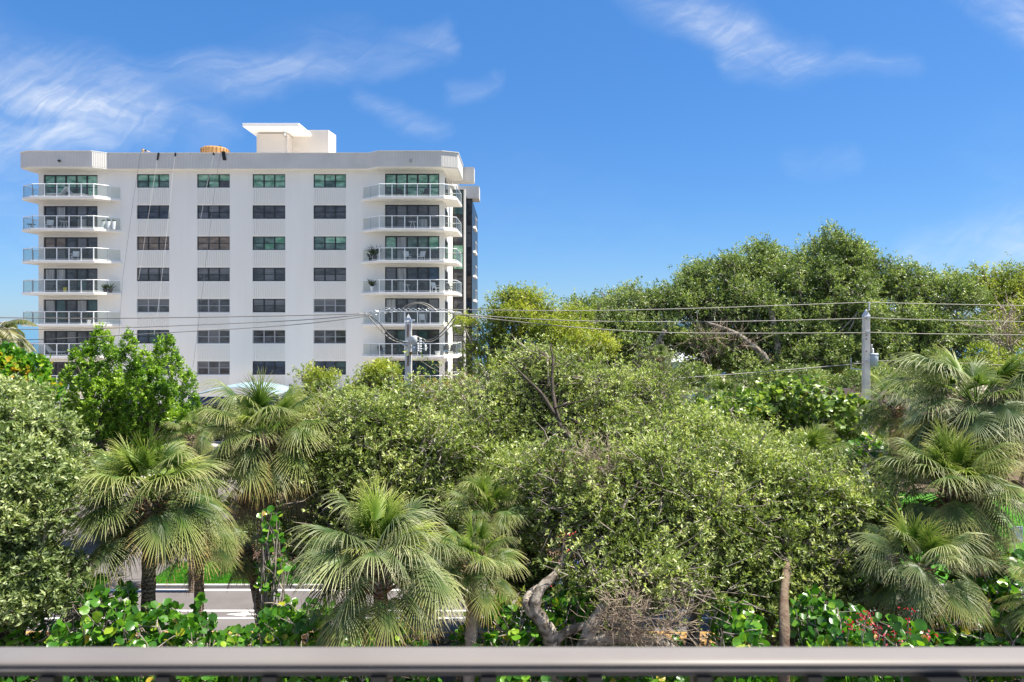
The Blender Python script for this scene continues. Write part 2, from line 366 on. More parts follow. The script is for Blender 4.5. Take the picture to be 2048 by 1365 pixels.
def crown(rng, lobes, sprigs, per, ln, wd, spread, up=.35, gap=.0, kind='diamond', leafup=.5, hue_lo=0, hue_hi=1, cull=.55, loose=0.):
    """leaf sprigs on the shell of many lobes; returns verts, faces, tint, sprig anchors + lobe index"""
    B = np.array(lobes); area = (B[:, 3]*B[:, 4]*B[:, 5])**(2/3); w = area/area.sum()
    idx = rng.choice(len(B), sprigs*2, p=w)
    u = nrm(rng.normal(size=(sprigs*2, 3)))
    keep = (u[:, 2] > -.45) | (rng.random(sprigs*2) < .35)
    keep &= (u[:, 1] < .45) | (rng.random(sprigs*2) < .5)
    idx = idx[keep]; u = u[keep]
    rad = 1-np.abs(rng.normal(0, .17, len(u)))+rng.random(len(u))**4*.34
    ph = (B[idx, 0]*7.1+B[idx, 2]*3.3)
    lump = .10*np.sin(u[:, 0]*7+ph)*np.sin(u[:, 2]*8+ph*1.7)+.06*np.sin(u[:, 1]*13+ph*2.1+u[:, 2]*9)
    p = B[idx, :3]+u*B[idx, 3:6]*(rad+lump)[:, None]
    # drop what lies deep inside the neighbours
    inside = np.zeros(len(p), bool)
    for j, b in enumerate(B):
        q = (p-b[:3])/(b[3:6]*cull); inside |= ((q*q).sum(1) < 1) & (idx != j)
    p = p[~inside]; u = u[~inside]; idx = idx[~inside]
    if gap:
        g = np.sin(p[:, 0]*2.1+1.3)*np.sin(p[:, 2]*2.7+.4)+np.sin(p[:, 1]*1.9+p[:, 0]*1.1)*np.sin(p[:, 2]*1.3+p[:, 0]*.7)
        k = g > -2+gap*2; p = p[k]; u = u[k]; idx = idx[k]
    p = p[:sprigs]; u = u[:sprigs]; idx = idx[:sprigs]
    if loose: p = p+np.stack([np.sin(p[:, 2]*2.3+p[:, 0]*.9), np.sin(p[:, 0]*1.7), np.sin(p[:, 0]*2.6+1)*np.sin(p[:, 1]*1.9)], 1)*loose*.8
    if loose: p = p+rng.normal(0, loose, p.shape)*np.array([1.3, .8, .9])*(rng.random((len(p), 1)) < .7)
    n0 = len(p)
    ax = nrm(u*.8+np.array([0, 0, up])+rng.normal(0, .35, (n0, 3)))
    ht = rng.random(n0)
    P_ = np.repeat(p, per, 0); A = np.repeat(ax, per, 0); m = n0*per
    q = nrm(np.cross(A, nrm(rng.normal(size=(m, 3)))))
    t = rng.random(m)
    c = P_+A*((t-.35)*spread)[:, None]+q*(spread*.12*rng.random(m))[:, None]
    d = nrm(A*(.35+t*.6)[:, None]+q*rng.uniform(.5, 1.0, m)[:, None])
    nn = nrm(rng.normal(0, .50, (m, 3))+A*.75+np.array([0, 0, leafup*.8]))
    L_ = ln*rng.uniform(.7, 1.25, m); Wd = wd*rng.uniform(.75, 1.2, m)
    v, f, k = leaf_geo(c, d, nn, L_, Wd, kind=kind)
    # young leaves at the tips are lighter, plus clump-to-clump and leaf-to-leaf variation
    cl = .5+.28*np.sin(p[:, 0]*1.7+p[:, 2]*1.1)*np.sin(p[:, 2]*1.9+p[:, 1]*1.3)
    tint = np.clip(np.repeat(cl, per)*.45+np.repeat(ht, per)*.22+t*.18+rng.random(m)*.25, 0, 1)
    tint = np.clip((tint-.5)*1.9+.5, 0, 1)  # contrast stretched so leaf tones stand in for sun and shade
    tint = hue_lo+(hue_hi-hue_lo)*tint
    return v, f, np.tile(tint, k), p, idx, B

def wiggle(a, b, n, amp, sag=0, rng=random):
    a = Vector(a); b = Vector(b); L_ = (b-a).length; out = []
    o1 = Vector((rng.uniform(-1, 1), rng.uniform(-1, 1), rng.uniform(-.6, .6))); o2 = Vector((rng.uniform(-1, 1), rng.uniform(-1, 1), rng.uniform(-.6, .6)))
    for i in range(n):
        t = i/(n-1)
        out.append(a.lerp(b, t)+(o1*math.sin(PI*t)+o2*math.sin(2*PI*t)*.6)*amp*L_+Vector((0, 0, math.sin(PI*t)*sag*L_)))
    return out

def twigs_mesh(rng, starts, ends, r):
    k = len(starts); d = nrm(ends-starts); a = nrm(np.cross(d, rng.normal(size=(k, 3)))); b = np.cross(d, a)
    vs = []
    mid = (starts+ends)/2+rng.normal(0, .06, (k, 3))*np.linalg.norm(ends-starts, axis=1)[:, None]
    for c, rr in ((starts, r), (mid, r*.75), (ends, r*.35)):
        for j in range(3):
            t = 2*PI*j/3; vs.append(c+(a*math.cos(t)+b*math.sin(t))*rr)
    v = np.stack(vs, 1).reshape(-1, 3); base = (np.arange(k)*9)[:, None]
    fs = [base+np.array([[i*3+j, i*3+(j+1) % 3, (i+1)*3+(j+1) % 3, (i+1)*3+j]]) for i in range(2) for j in range(3)]
    return v, np.concatenate(fs)

def tree(name, label, cat, base, lobes_big, sprigs, per, ln, wd, spread, leaf_m, bark=None, trunk_r=.18, seed=0, lobe_n=9, lobe_r=(.28, .42),
         up=.35, gap=0, kind='diamond', group=None, twig_n=500, squash=.85, leafup=.5, fork=None, limb_r=.45, extra=None, cull=.55, lobes=None, twig_m=None, twig_r=.015, loose=0.):
    rng = np.random.default_rng(seed); rnd = random.Random(seed)
    t = empty(name, base, label, cat, group); off = Vector(base)
    lb = lobes if lobes is not None else lumps(rng, lobes_big, lobe_n, lobe_r, squash)
    v, f, tint, p, idx, B = crown(rng, lb, sprigs, per, ln, wd, spread, up, gap, kind, leafup, cull=cull, loose=loose)
    # wood: trunk, limbs to the big lobes, branches to the small ones
    bark = bark or M_BARK
    mb = MB(); base_v = Vector(base)
    cc = np.array([b[:3] for b in lobes_big]).mean(0)
    fk = Vector(fork) if fork is not None else base_v.lerp(Vector(cc), .45)
    mb.tube(wiggle(base_v, fk, 7, .05, 0, rnd), [trunk_r*(1.25-.45*i/6) for i in range(7)], 9)
    tr = mb.build('trunk', bark, t, smooth=True)
    mb = MB()
    for b in lobes_big:
        c = Vector(b[:3])
        pts = wiggle(fk, c, 7, .09, -.04, rnd); r0 = trunk_r*limb_r*1.5
        mb.tube(pts, [r0*(1-.6*i/6) for i in range(7)], 7)
        near = [q for q in lb if (Vector(q[:3])-c).length < max(b[3:6])*1.25]
        for q in near:
            s = pts[rnd.randint(3, 6)]
            mb.tube(wiggle(s, Vector(q[:3]), 5, .10, -.03, rnd), [r0*.42*(1-.6*i/4) for i in range(5)], 5)
    mb.build('limb', bark, t, smooth=True)
    o = link('foliage', npmesh('foliage', v-np.array(off), [f], leaf_m, tint), t); o['kind'] = 'stuff'
    if twig_n:
        sel = rng.choice(len(p), min(twig_n, len(p)), replace=False)
        st = B[idx[sel], :3]*.55+p[sel]*.45; st += rng.normal(0, .05, st.shape)
        tv, tf = twigs_mesh(rng, st, p[sel], twig_r)
        o = link('twigs', npmesh('twigs', tv-np.array(off), [tf], twig_m or M_TWIG), t); o['kind'] = 'stuff'
    return t

def E(px, py, rx, ry, Y, ryd=None):
    """ellipsoid from photo extents at depth Y"""
    c = P(px, py, Y); s = Y/FPX
    return (c.x, c.y, c.z, rx*s, (ryd if ryd is not None else (rx+ry)*.5*s), ry*s)

# leaf materials
LM_MANG = leafmat('mangrove_leaf', [(0, (.085, .085, .040)), (.35, (.135, .190, .042)), (.75, (.32, .39, .11)), (1, (.64, .66, .33))], .38, .38)
LM_OLIVE = leafmat('grey_green_leaf', [(0, (.062, .078, .032)), (.5, (.15, .22, .066)), (1, (.50, .55, .27))], .38, .34)
LM_BRIGHT = leafmat('bright_leaf', [(0, (.03, .08, .010)), (.5, (.13, .28, .022)), (1, (.40, .55, .07))], .36, .32)
LM_YG = leafmat('yellow_green_leaf', [(0, (.07, .12, .015)), (.5, (.23, .30, .035)), (1, (.50, .50, .09))], .42, .4)
LM_YEL = leafmat('yellowing_leaf', [(0, (.14, .14, .02)), (.5, (.30, .25, .04)), (1, (.42, .33, .07))], .45, .4)
LM_FOREST = leafmat('forest_leaf', [(0, (.058, .073, .030)), (.5, (.14, .205, .058)), (.85, (.28, .35, .12)), (1, (.44, .48, .22))], .38, .34)
LM_FOREST2 = leafmat('forest_leaf_yellow', [(0, (.05, .09, .02)), (.5, (.22, .29, .045)), (1, (.50, .50, .12))], .42, .36)
LM_GRAPE = leafmat('sea_grape_leaf', [(0, (0.023, 0.087, 0.012)), (.4, (0.058, 0.181, 0.017)), (.75, (0.145, 0.319, 0.026)), (.93, (0.319, 0.450, 0.043)), (1, (0.580, 0.377, 0.043))], .32, .38, objrand=.0)
LM_GRAPEO = leafmat('sea_grape_leaf_single', [(0, (0.026, 0.102, 0.012)), (.5, (0.065, 0.210, 0.017)), (.8, (0.160, 0.348, 0.026)), (.95, (0.348, 0.478, 0.043)), (1, (0.580, 0.362, 0.043))], .30, .38, attr='none', objrand=1.0)
LM_GRAPEP = leafmat('pale_sea_grape_leaf', [(0, (.05, .11, .015)), (.4, (.17, .27, .04)), (.85, (.42, .50, .15)), (.97, (.5, .55, .2)), (1, (.50, .22, .06))], .32, .34)
LM_GRAPEPO = leafmat('pale_sea_grape_leaf_single', [(0, (0.065, 0.130, 0.019)), (.5, (0.169, 0.273, 0.046)), (.93, (0.364, 0.468, 0.104)), (1, (0.585, 0.234, 0.065))], .30, .34, attr='none', objrand=1.0)

# ------------------------------------------------------------------ palms
def frondmat(name, base, tip, mid, trans=.22, rough=.46):
    m = bpy.data.materials.new(name); m.use_nodes = True; t = m.node_tree; ns = t.nodes; b = ns['Principled BSDF']; lk = t.links
    a = ns.new('ShaderNodeAttribute'); a.attribute_name = 'along'
    oi = ns.new('ShaderNodeObjectInfo')
    r = ns.new('ShaderNodeValToRGB'); e = r.color_ramp.elements
    e[0].color = (*base, 1); e[0].position = .12; e[1].color = (*tip, 1); e[1].position = 1.0
    x = e.new(.62); x.color = (*mid, 1)
    lk.new(a.outputs['Fac'], r.inputs[0])
    hv = ns.new('ShaderNodeHueSaturation'); mr = ns.new('ShaderNodeMapRange'); lk.new(oi.outputs['Random'], mr.inputs['Value'])
    mr.inputs['To Min'].default_value = .60; mr.inputs['To Max'].default_value = 1.35; lk.new(mr.outputs[0], hv.inputs['Value'])
    mr3 = ns.new('ShaderNodeMapRange'); lk.new(oi.outputs['Random'], mr3.inputs['Value']); mr3.inputs['To Min'].default_value = .515; mr3.inputs['To Max'].default_value = .485
    lk.new(mr3.outputs[0], hv.inputs['Hue'])
    lk.new(r.outputs[0], hv.inputs['Color']); lk.new(hv.outputs[0], b.inputs['Base Color'])
    b.inputs['Roughness'].default_value = rough; b.inputs['Specular IOR Level'].default_value = .35
    tr = ns.new('ShaderNodeBsdfTranslucent'); lk.new(hv.outputs[0], tr.inputs[0])
    ms = ns.new('ShaderNodeMixShader'); ms.inputs[0].default_value = trans
    lk.new(b.outputs[0], ms.inputs[1]); lk.new(tr.outputs[0], ms.inputs[2]); lk.new(ms.outputs[0], ns['Material Output'].inputs[0])
    return m
FM_YOUNG = frondmat('young_frond', (.09, .18, .016), (.50, .50, .16), (.25, .34, .05), .36)
FM_MID = frondmat('mid_frond', (.055, .11, .018), (.60, .56, .28), (.26, .31, .09), .28)
FM_OLD = frondmat('old_frond', (.06, .10, .022), (.54, .36, .14), (.29, .32, .10), .26)
FM_DEAD = frondmat('dead_frond', (.20, .14, .085), (.46, .35, .22), (.30, .22, .14), .15, .6)
FM_SILV = frondmat('silver_frond', (.06, .11, .026), (.70, .66, .42), (.32, .37, .15), .26)

def frond_mesh(seed, elev, size, mats, nseg=42, stiff=1.0, closed=1.0):
    rng = random.Random(seed)
    g = Vector((0, 0, -1))
    # petiole
    d = Vector((math.cos(elev), 0, math.sin(elev))); p = Vector((0, 0, 0)); pl = size*rng.uniform(.55, 1.2)*(.62 if closed < .6 and stiff > 1.5 else 1); pts = [p.copy()]
    for i in range(5):
        d = (d+g*.07/stiff).normalized(); p = p+d*pl/5; pts.append(p.copy())
    mb = MB(); mb.tube(pts, [.022*size, .018*size, .015*size, .013*size, .012*size, .011*size], 4)
    np_ = len(mb.v); al = [.25]*np_
    S = Vector((0, 1, 0)); Nn = d.cross(S)*-1
    if Nn.dot(Vector((0, 0, 1))) < 0 and elev > -.4: Nn = -Nn
    Nn = (S.cross(d)*-1); Nn = Nn if Nn.z >= 0 or elev < -1.2 else -Nn
    hub = pts[-1]; d = (d+g*.24*math.cos(elev)).normalized(); S = (Matrix.Rotation(rng.uniform(-.75, .75), 3, d) @ S).normalized(); Nn = (S.cross(d)*-1); Nn = Nn if Nn.z >= 0 or elev < -1.2 else -Nn
    amax = math.radians(150)*closed
    for i in range(nseg):
        u = (i/(nseg-1))*2-1; a = u*amax+rng.uniform(-.03, .03)
        # costa: central segments leave farther along the midrib
        st = hub+d*size*.20*max(0, 1-abs(u)*1.5)+g*size*.05*max(0, 1-abs(u)*1.5)
        dd = (d*math.cos(a)+S*math.sin(a)-Nn*.20*abs(math.sin(a))).normalized()
        Ls = size*.86*(1-.34*abs(u)**1.6)*rng.uniform(.88, 1.06)
        wmax = size*.026
        ts = [0, .16, .34, .52, .72, .88, 1.0]; wd = [.3, .72, .80, .62, .45, .27, .03]
        q = st.copy(); prev = 0; vs = []; rnd_s = rng.uniform(-.12, .12); rnd_n = rng.uniform(-.12, .12); dr = rng.uniform(.75, 1.35)/stiff
        for t, w_ in zip(ts, wd):
            stp = (t-prev)*Ls
            if t > .40: dd = (dd+g*(t-prev)*2.0*dr*(1-max(0, -dd.z)*.75)+S*rnd_s*.5+Nn*rnd_n*.5).normalized()
            elif t > 0: dd = (dd+g*(t-prev)*.35*dr).normalized()
            q = q+dd*stp; prev = t
            s = dd.cross(Nn); s = s.normalized() if s.length > .1 else S
            nn = s.cross(dd)
            hw = wmax*w_*.55
            vs += [q-s*hw, q+nn*hw*.55, q+s*hw]
        b = len(mb.v)
        fs = []
        for k in range(len(ts)-1):
            o = k*3; fs += [(o, o+1, o+4, o+3), (o+1, o+2, o+5, o+4)]
        mb.add(vs, fs); al += [t for t in ts for _ in range(3)]
    me = bpy.data.meshes.new('frond'); me.from_pydata(mb.v, [], mb.f); me.materials.append(mats)
    a = me.attributes.new('along', 'FLOAT', 'POINT'); a.data.foreach_set('value', al); me.update()
    return me
# a library of frond shapes by pitch: shared by all palms
FR = {}
def frond_lib(kind, k):
    key = (kind, k)
    if key in FR: return FR[key]
    elevs = {'young': [80, 66, 54, 46], 'mid': [56, 44, 30, 16, 4, 38], 'old': [-4, -18, -32, -12], 'dead': [-55, -72, -82, -65], 'silver': [58, 42, 26, 8, -4, 50]}
    m = {'young': FM_YOUNG, 'mid': FM_MID, 'old': FM_OLD, 'dead': FM_DEAD, 'silver': FM_SILV}[kind]
    e = elevs[kind][k % len(elevs[kind])]
    FR[key] = frond_mesh(100+hash(kind) % 7*0+k*13+len(kind), math.radians(e), 1.0, m, nseg=46 if kind != 'dead' else 30, stiff={'young': 1.9, 'mid': 1.05, 'old': .95, 'dead': .8, 'silver': .9}[kind],
                          closed={'young': .50, 'mid': .98, 'old': 1.0, 'dead': .55, 'silver': 1.0}[kind])
    return FR[key]

def palm(label, px, py, Y, rpx, base_x=None, trunk_r=.15, seed=0, n=(8, 18, 12, 6), lean=0, silver=False, stalks=0, base_y=None, group='fan palms growing along the road', flat=1.0, tm=None):
    rnd = random.Random(seed)
    c = P(px, py, Y); R = rpx*Y/FPX; s = R/1.80
    bx = (base_x-1024)/FPX*Y if base_x is not None else c.x
    by = base_y if base_y is not None else Y
    t = empty('palm_tree', (bx, by, 0), label, 'palm tree', group)
    top = c+Vector((0, 0, -.15*s))
    # trunk leans gently
    mb = MB(); nseg = 26; pts = []; rr = []
    for i in range(nseg+1):
        k = i/nseg; q = Vector((bx, by, -.2)).lerp(top, k); q += Vector((lean*math.sin(PI*k)*.35, 0, 0)); pts.append(q)
        rr.append(trunk_r*(1.12-.1*k+(.10 if k > .9 else 0))*(1+.045*(-1)**i))
    mb.tube(pts, rr, 12); mb.build('trunk', tm or M_PTRUNK, t, smooth=True)
    # old leaf bases under the crown
    mb = MB()
    for i in range(46):
        a = i*2.399; h = -i/46*.75*s-.02; q = top+Vector((0, 0, h)); d = Vector((math.cos(a), math.sin(a), .9)).normalized()
        mb.tube([q+Vector((math.cos(a), math.sin(a), 0))*trunk_r*.7, q+Vector((math.cos(a), math.sin(a), 0))*trunk_r*1.1+d*.16*s, q+Vector((math.cos(a), math.sin(a), 0))*trunk_r*1.2+d*.34*s], [.035*s, .028*s, .012*s], 4)
    mb.build('leaf_bases', M_RUSTY, t)
    tot = 0
    n = (int(n[0]*1.4), int(n[1]*1.9), int(n[2]*1.8), n[3])
    for kind, cnt in zip(('young', 'mid', 'old', 'dead'), n):
        kk = 'silver' if (silver and kind == 'mid') else kind
        for i in range(cnt):
            a = tot*2.399963+rnd.uniform(-.25, .25); tot += 1
            k = rnd.randrange(6 if kk in ('mid', 'silver') else 4)
            me = frond_lib(kk, k)
            o = link('dead_frond' if kind == 'dead' else 'frond', me, t)
            o.location = (top-Vector((bx, by, 0)))+Vector((math.cos(a)*.08*s, math.sin(a)*.08*s, {'young': .08, 'mid': 0, 'old': -.15, 'dead': -.4}[kind]*s))
            sc = s*rnd.uniform(.86, 1.10); o.scale = (sc, sc, sc*flat)
            o.rotation_euler = (rnd.uniform(-.16, .16), rnd.uniform(-.22, .22), a)
    if stalks:
        rg = np.random.default_rng(seed); st = []; en = []
        for i in range(stalks):
            a = rnd.uniform(0, 2*PI); L_ = rnd.uniform(.7, 1.35)*s
            if math.sin(a) > .5: a = -a
            p0 = np.array(top); ex = p0+np.array([math.cos(a)*L_*.85, math.sin(a)*L_*.85, rnd.uniform(-.1, .55)*s])
            for j in range(26):
                u = rg.uniform(.45, 1.0); q = p0+(ex-p0)*u+np.array([0, 0, .18*s*math.sin(PI*u)])
                e2 = q+rg.normal(0, .16*s, 3)+np.array([math.cos(a)*.1, math.sin(a)*.1, -.30*s]); st.append(q); en.append(e2)
            st.append(p0); en.append(ex)
        tv, tf = twigs_mesh(rg, np.array(st), np.array(en), .007)
        o = link('flower_stalks', npmesh('flower_stalks', tv-np.array([bx, by, 0]), [tf], M_DEADTWIG), t); o['kind'] = 'stuff'
    return t
M_PTRUNKP = mat('pale_palm_trunk', (.36, .30, .25), .9, .2, noise=(4, (.20, .16, .13), .45, .7), bump=(16, .8, .02))
M_RUSTY = mat('palm_fibre', (.17, .09, .045), .9, .2, noise=(12, (.30, .22, .14), .4, .65))

# ------------------------------------------------------------------ ground
def sheet(name, pts, z, m, kind='structure', label=None):
    mb = MB(); mb.add([(x, y, z) for x, y in pts], [tuple(range(len(pts)))]); o = mb.build(name, m, None); o['kind'] = kind; return o
M_SOIL = mat('leaf_litter_soil', (.085, .062, .045), .95, .1, noise=(1.3, (.17, .13, .095), .38, .66), bump=(9, .9, .08))
M_ASPH = mat('asphalt', (.125, .112, .112), .9, .2, noise=(.9, (.165, .15, .148), .3, .72), bump=(60, .4, .01))
M_GRASS = mat('lawn', (.05, .19, .015), .9, .2, noise=(1.6, (.10, .28, .03), .35, .7), bump=(30, 1, .05))
M_PAVE = mat('pale_paving', (.55, .51, .46), .85, .2, noise=(.8, (.47, .435, .39), .3, .7))
M_PAINT = mat('road_paint', (.80, .80, .78), .6, .3, noise=(7, (.55, .55, .54), .55, .75))
M_YPAINT = mat('yellow_paint', (.62, .33, .06), .7, .3, noise=(6, (.40, .25, .10), .45, .7))
M_KERB = mat('kerb_concrete', (.45, .43, .41), .8, .2, noise=(3, (.34, .32, .30), .4, .7))
def seamat(m, t, ns, b, tcn):
    z = ns.new('ShaderNodeTexNoise'); z.inputs['Scale'].default_value = .25; z.inputs['Detail'].default_value = 6; t.links.new(tcn.outputs['Object'], z.inputs['Vector'])
    bn = ns.new('ShaderNodeBump'); bn.inputs['Strength'].default_value = .5; bn.inputs['Distance'].default_value = .5
    t.links.new(z.outputs['Fac'], bn.inputs['Height']); t.links.new(bn.outputs[0], b.inputs['Normal'])
M_SEA = mat('sea', (.03, .13, .19), .15, .5, build=seamat)
M_SAND = mat('sand', (.52, .46, .36), .95, .1, noise=(.3, (.45, .40, .31), .3, .7))
sheet('ground', [(-400, -60), (400, -60), (400, 112), (-400, 112)], 0, M_SOIL)
sheet('beach', [(-400, 108), (400, 108), (400, 150), (-400, 150)], -.5, M_SAND)
sheet('sea', [(-30000, 140), (30000, 140), (30000, 40000), (-30000, 40000)], -.9, M_SEA)
sheet('road', [(-120, 24.0), (120, 24.0), (120, 28.35), (-120, 28.35)], .004, M_ASPH)
sheet('side_road', [(-40, 28.35), (-15.9, 28.35), (-14.6, 31.2), (-18, 48), (-40, 48)], .004, M_ASPH)
sheet('parking_lot', [(-80, 47), (8, 47), (8, 62.4), (-80, 62.4)], .008, M_PAVE)
for nm, y0, y1, m_ in (('edge_line', 28.05, 28.20, M_PAINT), ('lane_line', 26.05, 26.17, M_PAINT), ('lane_line', 25.40, 25.52, M_PAINT), ('edge_line', 24.20, 24.34, M_YPAINT)):
    sheet(nm, [(-120, y0), (120, y0), (120, y1), (-120, y1)], .010, m_)
# painted bicycle-lane arrow
ax_ = (505-1024)/FPX*25.8
mb = MB(); mb.add([(ax_-.2, 25.72, .012), (ax_+1.0, 25.72, .012), (ax_+1.0, 25.84, .012), (ax_-.2, 25.84, .012), (ax_-.2, 25.60, .012), (ax_-1.0, 25.78, .012), (ax_-.2, 25.96, .012)], [(0, 1, 2, 3), (4, 5, 6)][:1]+[(4, 6, 5)])
mb.build('lane_arrow', M_PAINT, None)['kind'] = 'structure'
mb = MB()
for i in range(-20, 40):
    x = -15.2+i*1.5 if i >= 0 else None
    if x is not None: mb.box(x, x+1.49, 28.36, 28.52, 0, .12)
mb.build('kerb', M_KERB, None)['kind'] = 'structure'
GR = [(-15.4, 28.53), (60, 28.53), (60, 31.1), (-13.6, 31.1), (-14.6, 30.4), (-15.3, 29.3)]
sheet('lawn', GR, .09, M_GRASS)
sheet('lawn_right', [(16, 31.12), (60, 31.12), (60, 44), (22, 44)], .085, M_GRASS)
sheet('mulch_bed', [(-13.5, 31.12), (15.9, 31.12), (15.9, 34), (-14, 34)], .05, mat('mulch', (.14, .075, .06), .95, .1, noise=(3, (.26, .18, .15), .4, .66), bump=(14, 1, .05)))
# grass blades on the lawns
LM_GRASS = leafmat('grass_blade', [(0, (.04, .17, .01)), (.5, (.09, .32, .02)), (1, (.20, .45, .05))], .5, .4)
def blades(name, n, xr, yr, z):
    x = RNG.uniform(*xr, n); y = RNG.uniform(*yr, n); c = np.stack([x, y, np.full(n, z)], 1)
    d = nrm(np.stack([RNG.normal(0, .35, n), RNG.normal(0, .35, n), np.ones(n)], 1)); nn = nrm(RNG.normal(size=(n, 3)))
    v, f, k = leaf_geo(c, d, nn, RNG.uniform(.05, .12, n), RNG.uniform(.012, .02, n)*1.6)
    o = link(name, npmesh(name, v, [f], LM_GRASS, np.tile(np.clip(.5+.3*np.sin(x*1.3)*np.sin(y*2.1)+RNG.normal(0, .15, n), 0, 1), k))); o['kind'] = 'stuff'
blades('grass', 52000, (-15.3, 0), (28.56, 31.1), .09)
blades('grass', 30000, (17.5, 33), (28.6, 42), .088)

# ------------------------------------------------------------------ apartment building
BY = 63.0; S63 = BY/FPX
def X(px, Y=BY): return (px-1024)/FPX*Y
def Z(py, Y=BY): return H+(HY-py)/FPX*Y
FL = 2.878                     # storey height
XL, XR = X(77), X(888.5)
bld = empty('apartment_building', ((XL+XR)/2, BY, 0), 'white eight storey apartment building with curved glass balconies behind the trees', 'building')
win_cols = [(273.5, 338.5), (394, 459.5), (505, 570.5), (627, 692)]
WT, WB = Z(348.5), Z(375.8)
DT = Z(350); slab_top = [22.44-FL*k for k in range(7)]
holes = []
for r_ in range(7):
    for (a, b) in win_cols: holes.append((X(a), X(b), WB-FL*r_, WT-FL*r_, 'w', r_))
    holes.append((X(87), X(195), slab_top[r_]+.06, DT-FL*r_, 'dl', r_)); holes.append((X(770), X(878.5), slab_top[r_]+.06, Z(347.5)-FL*r_, 'dr', r_))
# lower storey: garage openings
for a, b in ((575, 640), (655, 745), (760, 828), (842, 882), (120, 180), (200, 330), (350, 470)):
    holes.append((X(a), X(b), .05, 3.6, 'g', 9))
def wall_holes(x0, x1, z0, z1, hs_, Y, dep):
    xs = sorted({x0, x1, *[h[0] for h in hs_], *[h[1] for h in hs_]}); zs = sorted({z0, z1, *[h[2] for h in hs_], *[h[3] for h in hs_]})
    mb = MB()
    for i in range(len(xs)-1):
        run = None
        for j in range(len(zs)):
            solid = False
            if j < len(zs)-1:
                cx_, cz_ = (xs[i]+xs[i+1])/2, (zs[j]+zs[j+1])/2
                solid = not any(h[0] < cx_ < h[1] and h[2] < cz_ < h[3] for h in hs_)
            if solid and run is None: run = zs[j]
            if not solid and run is not None:
                mb.add([(xs[i], Y, run), (xs[i+1], Y, run), (xs[i+1], Y, zs[j]), (xs[i], Y, zs[j])], [(0, 1, 2, 3)]); run = None
    for h in hs_:
        a, b, c, d = h[:4]; Y2 = Y+dep
        mb.add([(a, Y, c), (a, Y, d), (a, Y2, d), (a, Y2, c)], [(0, 1, 2, 3)]); mb.add([(b, Y, c), (b, Y2, c), (b, Y2, d), (b, Y, d)], [(0, 1, 2, 3)])
        mb.add([(a, Y, d), (b, Y, d), (b, Y2, d), (a, Y2, d)], [(0, 1, 2, 3)]); mb.add([(a, Y, c), (a, Y2, c), (b, Y2, c), (b, Y, c)], [(0, 1, 2, 3)])
        if len(h) > 4 and h[4] == 'g': mb.mi = 1; mb.add([(a, Y2, c), (b, Y2, c), (b, Y2, d), (a, Y2, d)], [(0, 1, 2, 3)]); mb.mi = 0
    return mb
M_DARKIN = mat('dark_interior', (.03, .03, .033), .9, .1)
mb = wall_holes(XL, XR, 0, 25.2, holes, BY, .28)
mb.build('front_wall', [M_WALL, M_DARKIN], bld)
mb = MB()
mb.add([(XL, BY, 0), (XL, BY, 25.2), (XL, 100, 25.2), (XL, 100, 0)], [(0, 1, 2, 3)]); mb.add([(XR, BY, 0), (XR, 100, 0), (XR, 100, 25.2), (XR, BY, 25.2)], [(0, 1, 2, 3)])
mb.add([(XL, 100, 0), (XL, 100, 25.2), (XR, 100, 25.2), (XR, 100, 0)], [(0, 1, 2, 3)])
mb.build('side_wall', M_WALL, bld)
# ribbed panels: real vertical ribs, one joined part per bay
def ribs_panel(x0, x1, z0, z1, Y):
    mb = MB(); n = int((x1-x0)/.19)
    for i in range(n):
        x = x0+(i+.15)*(x1-x0)/n; mb.box(x, x+(x1-x0)/n*.7, Y-.035, Y-.002, z0, z1)
    return mb
for r_ in range(7):
    for (a, b) in win_cols: ribs_panel(X(a), X(b), (WT-FL*(r_+1))+.12, WB-FL*r_-.12, BY).build('ribbed_panel', M_RIB, bld)
    ribs_panel(X(87), X(195), DT-FL*r_+.10, (slab_top[r_-1]-.34) if r_ else 25.1, BY).build('ribbed_panel', M_RIB, bld)
    ribs_panel(X(770), X(878), DT-FL*r_+.14, (slab_top[r_-1]-.34) if r_ else 25.1, BY).build('ribbed_panel', M_RIB, bld)
# windows
def window(x0, x1, z0, z1, Y, pattern, frame_m, name='window', cols=3, rows=2, fw=.07, rail_z=None):
    """frame in a reveal, panes as sub-parts; pattern = list of pane materials, row-major from the top"""
    mb = MB(); Yf = Y+.10
    mb.box(x0, x1, Yf, Yf+.08, z0, z0+fw); mb.box(x0, x1, Yf, Yf+.08, z1-fw, z1)
    mb.box(x0, x0+fw, Yf, Yf+.08, z0+fw, z1-fw); mb.box(x1-fw, x1, Yf, Yf+.08, z0+fw, z1-fw)
    cw = (x1-x0-fw)/cols
    for i in range(1, cols): mb.box(x0+i*cw-fw*.2, x0+i*cw+fw*1.4, Yf+.002, Yf+.078, z0+fw, z1-fw)
    rz = [(z0+z1)/2] if rail_z is None else [rail_z]
    if rows == 2:
        for i in range(cols): mb.box(x0+i*cw+fw, x0+(i+1)*cw, Yf+.006, Yf+.07, rz[0]-fw*.4, rz[0]+fw*.4)
    w = mb.build(name, frame_m, bld)
    zs = [(rz[0], z1-fw*.8), (z0+fw*.8, rz[0])] if rows == 2 else [(z0+fw*.8, z1-fw*.8)]
    k = 0
    for (a, b) in zs:
        for i in range(cols):
            p = MB(); p.box(x0+i*cw+fw*.6, x0+(i+1)*cw+fw*.4, Yf+.035, Yf+.05, a, b)
            o = p.build('pane', pattern[k % len(pattern)], bld); o.parent = w; o.location = (0, 0, 0); k += 1
    return w
g, gd, dk, bl, br, bu, te, cu = G_GREEN, G_GREEND, G_DARK, G_BLIND, G_BROWN, G_BLUE, G_TEAL, G_CURT
